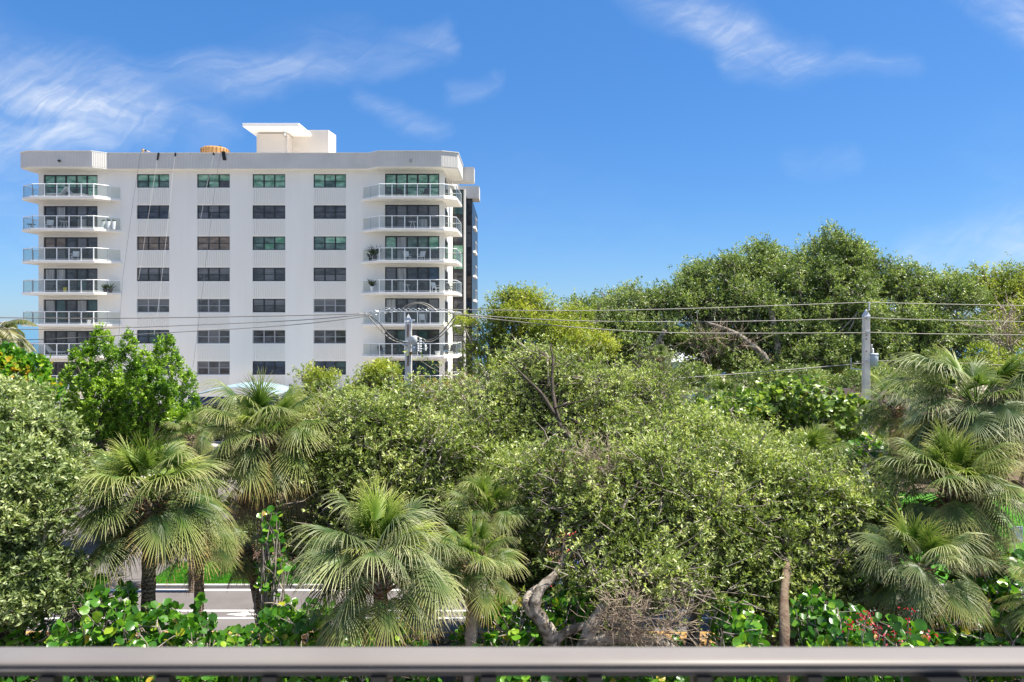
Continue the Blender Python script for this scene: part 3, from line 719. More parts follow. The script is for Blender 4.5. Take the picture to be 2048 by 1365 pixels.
WP = [[[g, g, g, gd, g, gd], [g, g, g, gd, g, dk], [g]*6, [g, g, g, g, gd, g]],
      [[dk], [dk, bl, dk, bl, dk, dk], [dk], [dk]],
      [[br], [br], [gd, gd, g, gd, g, gd], [gd, g, g, gd, gd, gd]],
      [[bl, bl, bl, dk, dk, dk], [bl, bl, bl, dk, dk, dk], [dk, bl, dk], [dk, dk, dk, bl, bl, bl]],
      [[bl, bl, bl, dk, dk, dk], [dk], [bl, bl, bl, dk, dk, dk], [bl, bl, dk, dk, dk, dk]],
      [[bu, te, bu], [dk, bl, dk, dk, bl, dk], [dk], [dk]],
      [[bu], [bl, dk, bl, dk, bl, dk], [bu], [bu, bu, te]]]
for r_ in range(7):
    for c_, (a, b) in enumerate(win_cols):
        fm = M_FRAMEG if (r_, c_) in ((4, 1), (5, 1), (5, 2), (5, 3), (6, 1), (4, 0), (4, 3)) else M_FRAME
        window(X(a), X(b), WB-FL*r_, WT-FL*r_, BY, WP[r_][c_], fm)
DL = [[g, g, g, g, g, gd, g, gd, gd, g], [dk, cu, dk, bl, dk, dk, bl, dk, cu, dk], [br, br, dk, bl, dk, dk, bl, dk, dk, dk], [cu, cu, dk, dk, dk, bl, bl, dk, te, dk], [cu, te, dk, cu, te, te, te, dk, dk, te], [dk, dk, bl, dk, dk], [dk]]
DR = [[g, g, g, g, g, gd, g, g, g, g], [dk, bl, dk, dk, bl, dk, bl, dk, cu, dk], [g, cu, gd, gd, g, gd, cu, dk, dk, dk], [bl, cu, dk, dk, bu, dk, cu, dk, bl, dk], [cu, dk, bl, dk, bl, dk, cu, dk, cu, dk], [dk, te, dk, te, dk], [te, te, bu, te, te]]
for r_ in range(7):
    z0 = slab_top[r_]+.06
    window(X(87), X(195), z0, DT-FL*r_, BY, DL[r_], M_FRAME, 'sliding_door', 5, 2, .10, z0+1.05)
    window(X(770), X(878.5), z0, Z(347.5)-FL*r_, BY, DR[r_], M_FRAME, 'sliding_door', 5, 2, .10, z0+1.05)
    # narrow window on the side wall
    mb = MB(); mb.box(XR-.02, XR+.05, 63.7, 66.2, z0, z0+2.1); mb.build('side_window', M_FRAME, bld)
    w_ = bpy.context.scene.objects  # noqa
    for k in range(2):
        p = MB(); p.box(XR+.052, XR+.06, 63.85+k*1.15, 64.85+k*1.15, z0+.1, z0+2.0); p.build('side_pane', (G_DARK, G_BLIND)[k], bld)
# roof fascia
def inset(pts): return pts
roof_pts = [(X(41, 62.2), 100), (X(41, 62.2), 62.2), (X(56, 61.6), 61.6), (X(184, 61.6), 61.6), (X(216, 62.35), 62.35), (X(736, 62.35), 62.35), (X(754, 61.6), 61.6),
            (X(883, 61.6), 61.6), (X(916, 62.2), 62.2), (X(926, 67.5), 67.5), (XR+.2, 67.6), (XR+.2, 100)]
mb = MB(); mb.prism(roof_pts, 25.16, 26.52); mb.build('roof_fascia', M_FASCIA, bld)
mb = MB(); cx0 = X(470); 
mb.prism([(x+(.06 if x > cx0 else -.06), y-.06 if y < 99 else y) for x, y in roof_pts], 26.522, 26.58); mb.build('roof_coping', M_SLAB, bld)
mb = MB(); mb.prism([(x-(.05 if x > cx0 else -.05), y+.05 if y < 99 else y-.05) for x, y in roof_pts], 25.08, 25.158); mb.build('soffit', M_SLAB, bld)
mb = MB(); mb.prism([(X(928, 67.7), 67.7), (X(948, 67.7), 67.7), (X(948, 67.7), 69.2), (X(928, 67.7)-1.2, 69.2), (X(928, 67.7)-1.2, 67.7)], 25.1, 26.5); mb.build('rear_fascia', M_FASCIA, bld)
mb = MB(); mb.prism([(X(933, 77), 77), (X(958, 77), 77), (X(958, 77), 79.5), (X(933, 77)-1, 79.5), (X(933, 77)-1, 77)], 25.1, 26.5); mb.build('rear_fascia', M_FASCIA, bld)
# glazed bays on the side
def bay(x0, x1, Y0, Y1):
    mb = MB(); mb.box(x0, x1, Y0, Y1, 0, 25.1); b = mb.build('glazed_bay', M_FRAME, bld)
    mats_ = [G_TEAL, G_DARK, G_GREEN, G_DARK, G_DARK, G_BLIND, G_DARK] if x1 < -4.9 else [G_DARK, G_BLIND, G_DARK, G_BROWN, G_BLUE, G_DARK, G_DARK]
    for r_ in range(7):
        z = 22.6-FL*r_
        for (za, zb) in ((z-.1, z+1.45), (z+1.55, z+2.35)):
            p = MB(); p.box(x0+.08, x1-.10, Y0-.03, Y0-.004, za, zb)
            o = p.build('pane', mats_[r_], bld); o.parent = b; o.location = (0, 0, 0)
bay(XR+.01, X(927.5, 72), 72, 77); bay(X(931, 77.3), X(944, 77.3), 77.3, 90)
mb = MB(); mb.box(X(927.6, 71.9), X(931, 71.9), 71.8, 72.2, 0, 25.1); mb.build('corner_column', M_SLAB, bld)
# back-corner balconies
for r_ in range(7):
    mb = MB(); mb.prism([(X(944, 80)+.01, 80), (X(951, 80), 80.6), (X(951, 80), 84), (X(944, 80)+.01, 84)], slab_top[r_]-.25, slab_top[r_])
    mb.box(X(951, 80)-.05, X(951, 80), 80.6, 84, slab_top[r_]+1.1, slab_top[r_]+1.15); mb.box(X(951, 80)-.05, X(951, 80), 80.6, 80.65, slab_top[r_], slab_top[r_]+1.1)
    mb.box(X(951, 80)-.05, X(951, 80), 82.6, 82.65, slab_top[r_], slab_top[r_]+1.1)
    mb.build('rear_balcony', M_SLAB, bld)
# balconies
def balcony(pts, zt, posts_white, name='balcony'):
    mb = MB(); mb.prism(pts, zt-.22, zt); bal = mb.build(name, M_SLAB, bld, bevel=.02)
    def sub(mb_, nm, m_):
        o = mb_.build(nm, m_, bld); o.parent = bal; o.location = (0, 0, 0)
    run = pts[:-1] if len(pts) > 5 else pts
    # rail polyline, set in from the edge
    cxm = sum(p[0] for p in pts)/len(pts); cym = BY+1.5
    rl = []
    for (x, y) in run:
        rl.append((x+(.10 if x < cxm else -.10), y+.10))
    hh = 1.12
    mb2 = MB(); mb2.tube([(x, y, zt+hh) for x, y in rl], .035, 6); sub(mb2, 'top_rail', M_POST)
    mb2 = MB(); mb2.tube([(x, y, zt+.10) for x, y in rl], .022, 5); sub(mb2, 'bottom_rail', M_POST)
    for i in range(len(rl)-1):
        a = Vector((*rl[i], 0)); b = Vector((*rl[i+1], 0)); L_ = (b-a).length; n = max(1, round(L_/1.17))
        frontal = abs(a.y-b.y) < .25
        for k in range(n):
            p0 = a.lerp(b, k/n); p1 = a.lerp(b, (k+1)/n); d = (p1-p0).normalized(); s = Vector((-d.y, d.x, 0))*.008
            q0 = p0+d*.03; q1 = p1-d*.03
            mb3 = MB(); mb3.add([(*(q0+s).xy, zt+.12), (*(q1+s).xy, zt+.12), (*(q1+s).xy, zt+hh-.03), (*(q0+s).xy, zt+hh-.03), (*(q0-s).xy, zt+.12), (*(q1-s).xy, zt+.12), (*(q1-s).xy, zt+hh-.03), (*(q0-s).xy, zt+hh-.03)],
                                [(0, 1, 2, 3), (7, 6, 5, 4), (3, 2, 6, 7), (0, 4, 5, 1)]); sub(mb3, 'glass_panel', M_GLASS)
            mb4 = MB(); w_ = .034 if frontal else .026; mb4.box(p0.x-w_, p0.x+w_, p0.y-w_, p0.y+w_, zt, zt+hh-.035); sub(mb4, 'post', M_POST if frontal else M_POSTG)
        if i == len(rl)-2: mb4 = MB(); mb4.box(b.x-.025, b.x+.025, b.y-.025, b.y+.025, zt, zt+hh-.035); sub(mb4, 'post', M_POSTG)
for r_ in range(7):
    z = slab_top[r_]
    L_pts = [(X(245), BY-.002), (X(188, 61.4), 61.4), (X(61, 61.4), 61.4), (X(43.5, 62.3), 62.3), (X(43.5, 62.3), 66), (XL, 66), (XL, BY-.002)]
    balcony(L_pts[:-1]+[L_pts[-1]], z, 4)
    R_pts = [(X(722), BY-.002), (X(756, 61.4), 61.4), (X(888, 61.4), 61.4), (X(915, 62.3), 62.3), (X(924, 66), 66), (XR, 66), (XR, BY-.002)]
    balcony(R_pts, z, 4)
# rooftop rooms
pent = MB(); pent.box(X(513, 69), X(575, 69), 69, 76, 26.3, 30.2); pent.build('penthouse_room', M_PENT, bld, bevel=.03)
pent = MB(); pent.prism([(X(485, 67), 67), (X(598, 67), 67), (X(598, 67)+.15, 71.5), (X(485, 67), 71.5)], Z(253.5, 67), Z(246.5, 67)); pent.build('penthouse_roof_slab', M_SLAB, bld, bevel=.02)
pent = MB(); pent.prism([(X(573, 70.6), 70.6), (X(657, 70.6), 70.6), (X(672, 72.5), 72.5), (X(672, 72.5)-.05, 72.7), (X(573, 70.6), 72.7)], 26.3, Z(260.5, 70.6)); pent.build('lift_room', M_PENT, bld, bevel=.03)
pent = MB(); pent.lathe(X(570, 68.8), 68.8, [(.14, Z(272, 68.8)), (.14, Z(258, 68.8))], 10); pent.tube([(X(572, 68.8), 68.85, Z(272, 68.8)), (X(572, 68.8), 68.85, 26.5)], .03, 5); pent.build('vent_pipe', M_METAL, bld, smooth=True)
# small wall lamps on the fascia
mb = MB(); q = P(119, 322, 61.55); mb.tube([q, q+Vector((0, -.15, 0))], [.12, .09], 10); mb.build('fascia_lamp', M_FRAME, bld)
mb = MB(); q = P(821.5, 321, 61.52); mb.box(q.x-.11, q.x+.11, q.y-.06, q.y+.06, q.z-.14, q.z+.14); mb.build('fascia_lamp', M_FRAMEG, bld)
mb = MB(); mb.box(X(560), X(930), 61.2, 62.99, 3.75, 4.35); mb.build('ground_floor_canopy', M_SLAB, bld, bevel=.03)
for px_ in (650, 750, 835, 925):
    mb = MB(); mb.box(X(px_, 61.6)-.2, X(px_, 61.6)+.2, 61.4, 61.8, 0, 3.75); mb.build('column', M_SLAB, bld)

# roof things
tk = empty('cooling_tower', P(431, 304, 68), 'orange ribbed round tank standing on the white roof', 'tank')
mb = MB(); c = P(430.5, 304, 68); R_ = 26.5*68/FPX; mb.lathe(c.x, 68, [(R_, 26.3), (R_, Z(294, 66.7)), (R_*.9, Z(291, 66.7))], 24)
mb.build('tank_shell', mat('orange_tank', (.46, .24, .08), .7, .3, noise=(2, (.34, .20, .10), .4, .7)), tk)
for i in range(24):
    a = 2*PI*i/24; mb = MB(); x = c.x+math.cos(a)*R_; y = 68+math.sin(a)*R_; mb.tube([(x, y, 26.3), (x, y, Z(293, 66.7))], .05, 4); mb.build('tank_rib', mat('tank_rib_brown', (.22, .12, .05), .7), tk)
mb = MB(); q = P(440, 290, 68); q.z = Z(291, 66.7); mb.box(q.x-.15, q.x+.15, q.y-.15, q.y+.15, q.z-.1, q.z+.25); mb.build('tank_motor', M_FRAME, tk)
dv = empty('roof_davit', P(288, 304, 62.7), 'small tan metal davit at the roof edge where a thin rope starts', 'davit')
mb = MB(); q = P(283, 301, 62.6); mb.box(q.x, q.x+.16, q.y, q.y+.16, 26.55, q.z+.14); mb.tube([q+Vector((.1, 0, .05)), P(300, 304.5, 62.9)], .05, 5); mb.build('davit_arm', mat('davit_tan', (.45, .33, .2), .7), dv)
mb = MB(); q2 = P(291, 302.5, 62.6); mb.box(q2.x-.06, q2.x+.06, q2.y-.08, q2.y+.08, q2.z-.06, q2.z+.08); mb.build('davit_clamp', M_FRAME, dv)
M_BLK = mat('black_pad', (.02, .021, .024), .7, .3)
for (xa, ya, xb, yb, w_, lab) in ((317, 306, 314.5, 320.5, .07, 'black edge pad over the roof parapet, longest of the narrow ones'), (350.5, 306, 350, 313, .06, 'black edge pad on the parapet right of the longest narrow pad'),
                                  (427, 305.5, 427, 310.5, .06, 'shortest black edge pad on the parapet below the orange tank'), (446, 303, 449, 320.5, .16, 'wide black sheath hanging over the parapet right of the orange tank')):
    mb = MB(); a = P(xa, ya, 62.27); b = P(xb, yb, 62.27)
    mb.add([(a.x-w_, a.y, a.z), (a.x+w_, a.y, a.z), (b.x+w_, b.y, b.z), (b.x-w_, b.y, b.z), (a.x-w_, a.y+.05, a.z), (a.x+w_, a.y+.05, a.z), (b.x+w_, b.y+.05, b.z), (b.x-w_, b.y+.05, b.z), (a.x-w_, a.y+.4, 26.60), (a.x+w_, a.y+.4, 26.60)],
           [(0, 3, 2, 1), (4, 5, 6, 7), (0, 4, 7, 3), (1, 2, 6, 5), (3, 7, 6, 2), (0, 1, 9, 8)])
    tag(mb.build('rope_pad', M_BLK, None), lab, 'rope pad', 'rope pads on the roof edge')
M_ROPEW = mat('white_rope', (.62, .62, .60), .8, .2); M_ROPED = mat('dark_rope', (.13, .13, .14), .8, .2)
for pts_, m_, lab in (([(282, 302), (270, 375), (245, 560), (236, 700)], M_ROPED, 'dark thin rope hanging from the roof davit beside the left balconies'),
                      ([(314.5, 321), (306, 375), (290, 475), (277, 560)], M_ROPEW, 'white rope crossing the windows of the leftmost window column, left of two'),
                      ([(350, 314), (346, 345), (331, 490), (317, 610), (308, 670)], M_ROPEW, 'white rope crossing the leftmost window column, right of two'),
                      ([(427, 311), (413, 375), (401, 440)], M_ROPEW, 'short white rope below the orange tank over the top windows'),
                      ([(441, 305), (430, 375), (411, 530), (393, 680), (386, 735)], M_ROPED, 'dark thin rope hanging from the orange tank down the second window column')):
    mb = MB(); mb.tube([P(x, y, 62.2) for x, y in pts_], .013, 4)
    tag(mb.build('work_rope', m_, None), lab, 'rope', 'ropes hanging down the white facade')

# balcony furniture
M_WFUR = mat('white_furniture', (.75, .75, .75), .5); M_DFUR = mat('dark_furniture', (.05, .05, .055), .6); M_BFUR = mat('blue_cushion', (.18, .30, .45), .8)
M_POTL = mat('pale_pot', (.70, .74, .76), .5); M_POTY = mat('yellow_pot', (.75, .65, .08), .5)
LM_POT = leafmat('pot_plant_leaf', [(0, (.02, .035, .015)), (1, (.05, .09, .03))], .5, .2)
def chair(px, fl, Y, m_, lab, face=0, cush=None):
    z = slab_top[fl]; x = X(px, Y); t = empty('balcony_chair', (x, Y, z+.002), lab, 'chair', 'chairs on the balconies'); t.rotation_euler = (0, 0, face)
    def pt(mb, n, m): o = mb.build(n, m, None); o.parent = t; return o
    mb = MB(); mb.box(-.26, .26, -.25, .25, .38, .44); pt(mb, 'seat', cush or m_)
    mb = MB(); mb.add([(-.26, .22, .44), (.26, .22, .44), (.26, .28, .44), (-.26, .28, .44), (-.26, .36, .92), (.26, .36, .92), (.26, .41, .92), (-.26, .41, .92)], [(0, 3, 2, 1), (4, 5, 6, 7), (0, 1, 5, 4), (1, 2, 6, 5), (2, 3, 7, 6), (3, 0, 4, 7)]); pt(mb, 'backrest', m_)
    for sx in (-1, 1):
        for sy in (-1, 1): mb = MB(); mb.box(sx*.24-.02, sx*.24+.02, sy*.22-.02, sy*.22+.02, 0, .38); pt(mb, 'leg', m_)
        mb = MB(); mb.box(sx*.28-.025, sx*.28+.025, -.24, .26, .60, .635); pt(mb, 'armrest', m_)
def table(px, fl, Y, m_, lab):
    z = slab_top[fl]; x = X(px, Y); t = empty('balcony_table', (x, Y, z+.002), lab, 'table', 'small tables on the balconies')
    mb = MB(); mb.lathe(0, 0, [(.36, .66), (.36, .70)], 16); o = mb.build('tabletop', m_, None); o.parent = t
    for k in range(4):
        a = PI/4+k*PI/2; mb = MB(); mb.tube([(math.cos(a)*.30, math.sin(a)*.30, 0), (math.cos(a)*.14, math.sin(a)*.14, .66)], .02, 5); o = mb.build('leg', m_, None); o.parent = t
def pot(px, fl, Y, h, r, m_, lab, leaf_h=.35, n=26):
    z = slab_top[fl]; x = X(px, Y); t = empty('potted_plant', (x, Y, z+.002), lab, 'plant pot', 'plant pots on the balconies')
    mb = MB(); mb.lathe(0, 0, [(r*.7, 0), (r, h), (r*.9, h), (r*.85, h-.04)], 14); o = mb.build('pot', m_, None); o.parent = t
    rg = np.random.default_rng(int(px)); k = n; a = rg.uniform(0, 2*PI, k); d = nrm(np.stack([np.cos(a)*.6, np.sin(a)*.6, rg.uniform(.4, 1.5, k)], 1))
    c_ = np.zeros((k, 3)); c_[:, 2] = h-.05
    v, f, kk = leaf_geo(c_, d, nrm(rg.normal(size=(k, 3))+np.array([0, 0, 1])), rg.uniform(.6, 1.1, k)*leaf_h*1.3, np.full(k, .08)); o = link('leaves', npmesh('leaves', v, [f], LM_POT, np.tile(rg.random(k), kk)), t); o['kind'] = 'stuff'
for px_, lab in ((207, 'tall pale pot with a spiky plant, left of three, second left balcony from top'), (217, 'tall pale pot with a bushy plant, middle of three, second left balcony from top'), (227.5, 'tall pale pot with a bushy plant, right of three, second left balcony from top')):
    pot(px_, 1, 62.2, .72, .17, M_POTL, lab, .22)
pot(130, 3, 62.1, .45, .16, M_POTY, 'yellow pot on the fourth left balcony from the top', .2)
pot(210, 3, 62.2, .35, .2, M_DFUR, 'dark pot with long spiky leaves on the fourth left balcony, nearest the door', .5)
pot(221, 3, 62.3, .35, .2, M_DFUR, 'dark pot with long spiky leaves on the fourth left balcony, nearest the railing end', .5)
pot(741, 2, 62.4, .3, .18, M_DFUR, 'small spiky plant on the third right balcony from the top', .55)
pot(750, 2, 62.2, .5, .2, M_DFUR, 'tall dark leafy plant on the third right balcony from the top', .95, 40)
pot(745, 3, 62.3, .55, .22, M_POTL, 'leafy plant in a pale pot on the fourth right balcony from the top', .7, 40)
chair(99, 1, 62.3, M_WFUR, 'white armchair on the second left balcony from the top', .4); chair(122, 1, 62.3, M_DFUR, 'dark chair beside the small white table on the second left balcony', -.3)
table(128, 1, 62.1, M_WFUR, 'small round white table on the second left balcony from the top'); table(62, 1, 63.8, M_DFUR, 'dark round table at the outer corner of the second left balcony')
chair(815, 2, 62.2, M_WFUR, 'pale woven chair on the third right balcony, left of two', .5); chair(842, 2, 62.3, M_WFUR, 'pale woven chair on the third right balcony, right of two', -.4)
chair(872, 3, 62.2, M_WFUR, 'white folding deck chair on the fourth right balcony', .9); chair(838, 3, 62.4, M_DFUR, 'dark chair on the fourth right balcony beside the folding table', -.6); table(813, 3, 62.2, M_WFUR, 'white folding table on the fourth right balcony')
chair(903, 3, 64.0, M_DFUR, 'dark chair at the corner of the fourth right balcony', 1.2); chair(764, 5, 62.3, M_DFUR, 'black rounded armchair with a blue cushion on the sixth right balcony', .8, M_BFUR)
chair(890, 5, 62.3, M_DFUR, 'patterned chair with a blue cushion at the right of the sixth right balcony', -.2, M_BFUR); chair(902, 5, 63.0, M_DFUR, 'dark patterned chair at the outer corner of the sixth right balcony', -.5)
pot(875, 5, 62.1, .42, .26, M_WFUR, 'white round garden stool on the sixth right balcony', .01, 2)
def lounger(px, fl, Y, lab, flip=1):
    z = slab_top[fl]; x = X(px, Y); t = empty('sun_lounger', (x, Y, z+.002), lab, 'sun lounger', 'sun loungers on the balconies'); t.scale = (flip, 1, 1)
    def pt(mb, n, m): o = mb.build(n, m, None); o.parent = t
    mb = MB(); mb.box(-.3, .95, -.3, .3, .30, .38); pt(mb, 'mattress', M_WFUR)
    mb = MB(); mb.add([(-.3, -.3, .33), (-.3, .3, .33), (-.85, .3, .95), (-.85, -.3, .95), (-.3, -.3, .41), (-.3, .3, .41), (-.8, .3, 1.0), (-.8, -.3, 1.0)], [(0, 1, 2, 3), (4, 7, 6, 5), (0, 3, 7, 4), (1, 5, 6, 2), (3, 2, 6, 7), (0, 4, 5, 1)]); pt(mb, 'backrest', M_WFUR)
    for sx in (-.25, .85):
        for sy in (-.25, .25): mb = MB(); mb.box(sx-.02, sx+.02, sy-.02, sy+.02, 0, .30); pt(mb, 'leg', M_METAL)
lounger(108, 5, 62.4, 'white sun lounger with raised back on the sixth left balcony'); lounger(118, 0, 62.3, 'white cushioned lounger on the top left balcony', -1)
lounger(150, 0, 62.5, 'white cushioned lounger nearest the door on the top left balcony', 1)

chair(150, 2, 62.3, M_WFUR, 'white chair on the third left balcony from the top', .3); chair(105, 3, 62.3, M_DFUR, 'dark chair on the fourth left balcony left of the yellow pot', -.4); table(168, 2, 62.2, M_DFUR, 'dark round table on the third left balcony from the top')
chair(800, 0, 62.3, M_DFUR, 'dark chair on the top right balcony, left of two', .3); chair(850, 0, 62.3, M_DFUR, 'dark chair on the top right balcony, right of two', -.4); table(825, 1, 62.2, M_WFUR, 'white round table on the second right balcony from the top')
chair(845, 4, 62.3, M_WFUR, 'white chair on the fifth right balcony behind the arched cables', .3); pot(178, 4, 62.2, .4, .2, M_WFUR, 'white pot with a leafy plant on the fifth left balcony', .5)
# awning and low white carport in front of the building
aw = empty('awning', P(470, 800, 58), 'pale blue curved awning with a navy edge in front of the white building', 'awning')
mb = MB(); n = 14
for j in range(5):
    for i in range(n+1):
        t_ = i/n; x = X(393, 58)+(X(570, 58)-X(393, 58))*t_; y = 56.5+j*1.1; z = Z(792, 58)+math.sin(PI*min(1, t_*.9+.02))**.8*.95-(abs(j-2)*.12)**2*6*0-.10*(j == 0)
        mb.v.append((x, y, z))
for j in range(4):
    for i in range(n): a = j*(n+1)+i; mb.f.append((a, a+1, a+n+2, a+n+1)); mb.m.append(0)
cano = mb.build('awning_canopy', mat('pale_blue_fabric', (.20, .29, .35), .6, .3, noise=(.8, (.27, .35, .41), .3, .7)), aw, smooth=True)
sm = cano.modifiers.new('thick', 'SOLIDIFY'); sm.thickness = .04
mb = MB(); mb.box(X(393, 58), X(570, 58), 56.46, 56.54, Z(806, 58), Z(790, 58)); mb.build('awning_valance', mat('navy_fabric', (.02, .035, .10), .8, .2), aw)
for px_ in (396, 460, 520, 568):
    mb = MB(); mb.tube([(X(px_, 58), 56.6, 0), (X(px_, 58), 56.6, Z(795, 58))], .05, 6); mb.build('awning_post', M_METAL, aw)
cp = empty('carport', P(1030, 800, 52), 'low white flat roofed carport partly hidden behind the middle trees', 'carport')
mb = MB(); mb.box(X(960, 52), X(1090, 52), 50, 58, Z(775, 52), Z(750, 52)); mb.build('carport_roof', M_WALL, cp, bevel=.03)
for px_ in (965, 1025, 1085): mb = MB(); mb.box(X(px_, 52)-.15, X(px_, 52)+.15, 50.2, 50.5, 0, Z(775, 52)); mb.build('carport_post', M_WALL, cp)
mb = MB(); mb.box(X(960, 52), X(1090, 52), 57.8, 58, 0, Z(775, 52)); mb.build('carport_back_wall', M_WALL, cp)

# cars
def car(x, y, ang, body_m, lab):
    t = empty('parked_car', (x, y, .01), lab, 'car', 'parked cars'); t.rotation_euler = (0, 0, ang)
    def pt(mb, n, m, smooth=False, bevel=0): o = mb.build(n, m, None, smooth=smooth, bevel=bevel); o.parent = t; return o
    prof = [(-2.2, .35), (-2.25, .7), (-2.1, .9), (-1.2, .98), (1.3, .98), (2.15, .85), (2.25, .6), (2.2, .35)]
    mb = MB(); n = len(prof); vs = [(a, -.88, b) for a, b in prof]+[(a, .88, b) for a, b in prof]
    mb.add(vs, [tuple(range(n)), tuple(range(n, 2*n))[::-1]]+[(i, i+n, (i+1) % n+n, (i+1) % n) for i in range(n)]); pt(mb, 'body', body_m, bevel=.07)
    cab = [(-1.75, .96), (-1.2, 1.38), (-.2, 1.46), (.6, 1.40), (1.3, .97)]; mb = MB(); n = len(cab)
    vs = [(a, -.80+(b-.96)*.3, b) for a, b in cab]+[(a, .80-(b-.96)*.3, b) for a, b in cab]
    mb.add(vs, [tuple(range(n)), tuple(range(n, 2*n))[::-1]]+[(i, i+n, (i+1) % n+n, (i+1) % n) for i in range(n)]); pt(mb, 'glasshouse', M_CARG, bevel=.03)
    mb = MB(); mb.box(-1.15, .55, -.62, .62, 1.40, 1.475); pt(mb, 'roof', body_m, bevel=.03)
    for sx in (-1.35, 1.35):
        for sy in (-.9, .9):
            mb = MB(); mb.tube([(sx, sy-.1, .33), (sx, sy+.1, .33)], .33, 18); pt(mb, 'wheel', M_TYRE)
            mb = MB(); mb.tube([(sx, sy-.105, .33), (sx, sy+.105, .33)], .19, 12); pt(mb, 'hubcap', M_METAL)
    for sy in (-.65, .65):
        mb = MB(); mb.box(2.14, 2.235, sy-.15, sy+.15, .62, .76); pt(mb, 'headlight', M_PORC); mb = MB(); mb.box(-2.25, -2.18, sy-.15, sy+.15, .68, .82); pt(mb, 'tail_light', M_RED)
M_CARG = mat('car_glass', (.02, .03, .035), .05, .7); M_TYRE = mat('tyre', (.02, .02, .02), .9, .2); M_RED = mat('tail_red', (.35, .02, .02), .3)
car(X(88, 57), 57, .15, mat('pale_blue_paint', (.42, .55, .68), .25, .6), 'pale blue car parked behind the bright green tree on the left')
car(X(1215, 26.7), 27.1, 0, mat('dark_blue_paint', (.03, .06, .16), .25, .6), 'dark blue car on the road, mostly hidden behind the middle tree')

# terracotta-roofed and pale blue houses glimpsed through the forest
def house(px, Y, w, d, zw, zr, wm, rm, lab, name='house'):
    t = empty(name, (X(px, Y), Y+d/2, 0), lab, 'house')
    x0, x1 = X(px, Y)-w/2, X(px, Y)+w/2
    mb = MB(); mb.box(x0, x1, Y, Y+d, 0, zw); mb.build('wall', wm, t)
    mb = MB(); e = .5; mb.add([(x0-e, Y-e, zw), (x1+e, Y-e, zw), (x1+e, Y+d+e, zw), (x0-e, Y+d+e, zw), (x0+w*.25, Y+d/2, zr), (x1-w*.25, Y+d/2, zr)], [(0, 1, 5, 4), (1, 2, 5), (2, 3, 4, 5), (3, 0, 4), (3, 2, 1, 0)]); mb.build('roof', rm, t)
    for k in (-.3, 0, .3):
        mb = MB(); mb.box(X(px, Y)+k*w-.6, X(px, Y)+k*w+.6, Y-.03, Y-.004, zw-2.1, zw-.8); f = mb.build('window', M_SLAB, t)
        mb = MB(); mb.box(X(px, Y)+k*w-.5, X(px, Y)+k*w+.5, Y-.05, Y-.032, zw-2.0, zw-.9); o = mb.build('pane', G_BLUE, t); o.parent = f; o.location = (0, 0, 0)
house(1690, 82, 16, 10, 5.2, 8.8, mat('pink_wall', (.6, .42, .36), .8), mat('terracotta_roof', (.42, .20, .13), .85, .2, noise=(3, (.55, .32, .24), .4, .7)), 'pink house with terracotta roof glimpsed behind the concrete pole on the right')
house(1320, 80, 14, 9, 6.5, 9.5, mat('pale_blue_wall', (.40, .66, .72), .8), mat('grey_roof', (.55, .58, .60), .8), 'pale blue house glimpsed between the trunks of the big forest trees')

# ------------------------------------------------------------------ utility poles and lines
def upole(px, Y, top_py, w, m_, lab):
    x = X(px, Y); zt = Z(top_py, Y); t = empty('utility_pole', (x, Y, 0), lab, 'utility pole', 'concrete utility poles along the road')
    mb = MB(); n = 8; w0 = w*1.35; capz = w*1.5
    def ring(hw, z): return [(x-hw, Y-hw, z), (x+hw, Y-hw, z), (x+hw, Y+hw, z), (x-hw, Y+hw, z)]
    vs = ring(w0/2, -.2)+ring(w/2, zt-capz); mb.add(vs, [(0, 1, 5, 4), (1, 2, 6, 5), (2, 3, 7, 6), (3, 0, 4, 7), (4, 5, 6, 7)]); mb.build('shaft', m_, t, bevel=.02)
    mb = MB(); vs = ring(w*.58, zt-capz+.004)+[(x, Y, zt)]; mb.add(vs, [(0, 1, 4), (1, 2, 4), (2, 3, 4), (3, 0, 4), (3, 2, 1, 0)]); mb.build('pole_cap', M_PORC, t)
    return t
Y1, Y2 = 29.9, 33.5
p1 = upole(817, Y1, 627, .26, M_CONC, 'weathered grey concrete pole with looped cables in front of the white building')
for (a, b) in ((651, 674), (713, 733)):
    k = 0
    y_ = a
    while y_ < b:
        mb = MB(); q = P(816, y_, Y1-.15); mb.box(q.x-.028, q.x+.028, q.y-.03, q.y+.02, q.z-.03, q.z+.03); mb.build('step_slot', M_RUST, p1); y_ += 3.6
def cyl(parent, name, px, py0, py1, Y, r, m_, ribs_=0):
    mb = MB(); c = P(px, py1, Y); z0, z1 = c.z, Z(py0, Y); pr = []
    if ribs_:
        for i in range(ribs_*2+1): pr.append((r*(1 if i % 2 else .55), z0+(z1-z0)*i/(ribs_*2)))
    else: pr = [(r, z0), (r, z1-.04), (r*.8, z1)]
    mb.lathe(c.x, c.y, pr, 14); return mb.build(name, m_, parent, smooth=not ribs_)
cyl(p1, 'switch_can', 828, 672, 690, Y1-.32, .14, M_PORC); cyl(p1, 'switch_can', 828, 691, 708, Y1-.34, .10, M_TRANS); cyl(p1, 'insulator', 841, 676, 706, Y1-.3, .07, M_PORC, 6); cyl(p1, 'insulator', 836, 686, 704, Y1-.42, .06, M_PORC, 5); cyl(p1, 'insulator', 851, 690, 702, Y1-.3, .06, M_PORC, 4)
mb = MB(); q = P(824, 707, Y1-.2); mb.box(q.x-.1, q.x+.15, q.y-.12, q.y+.1, q.z-.05, q.z+.06); mb.build('bracket', M_RUST, p1)
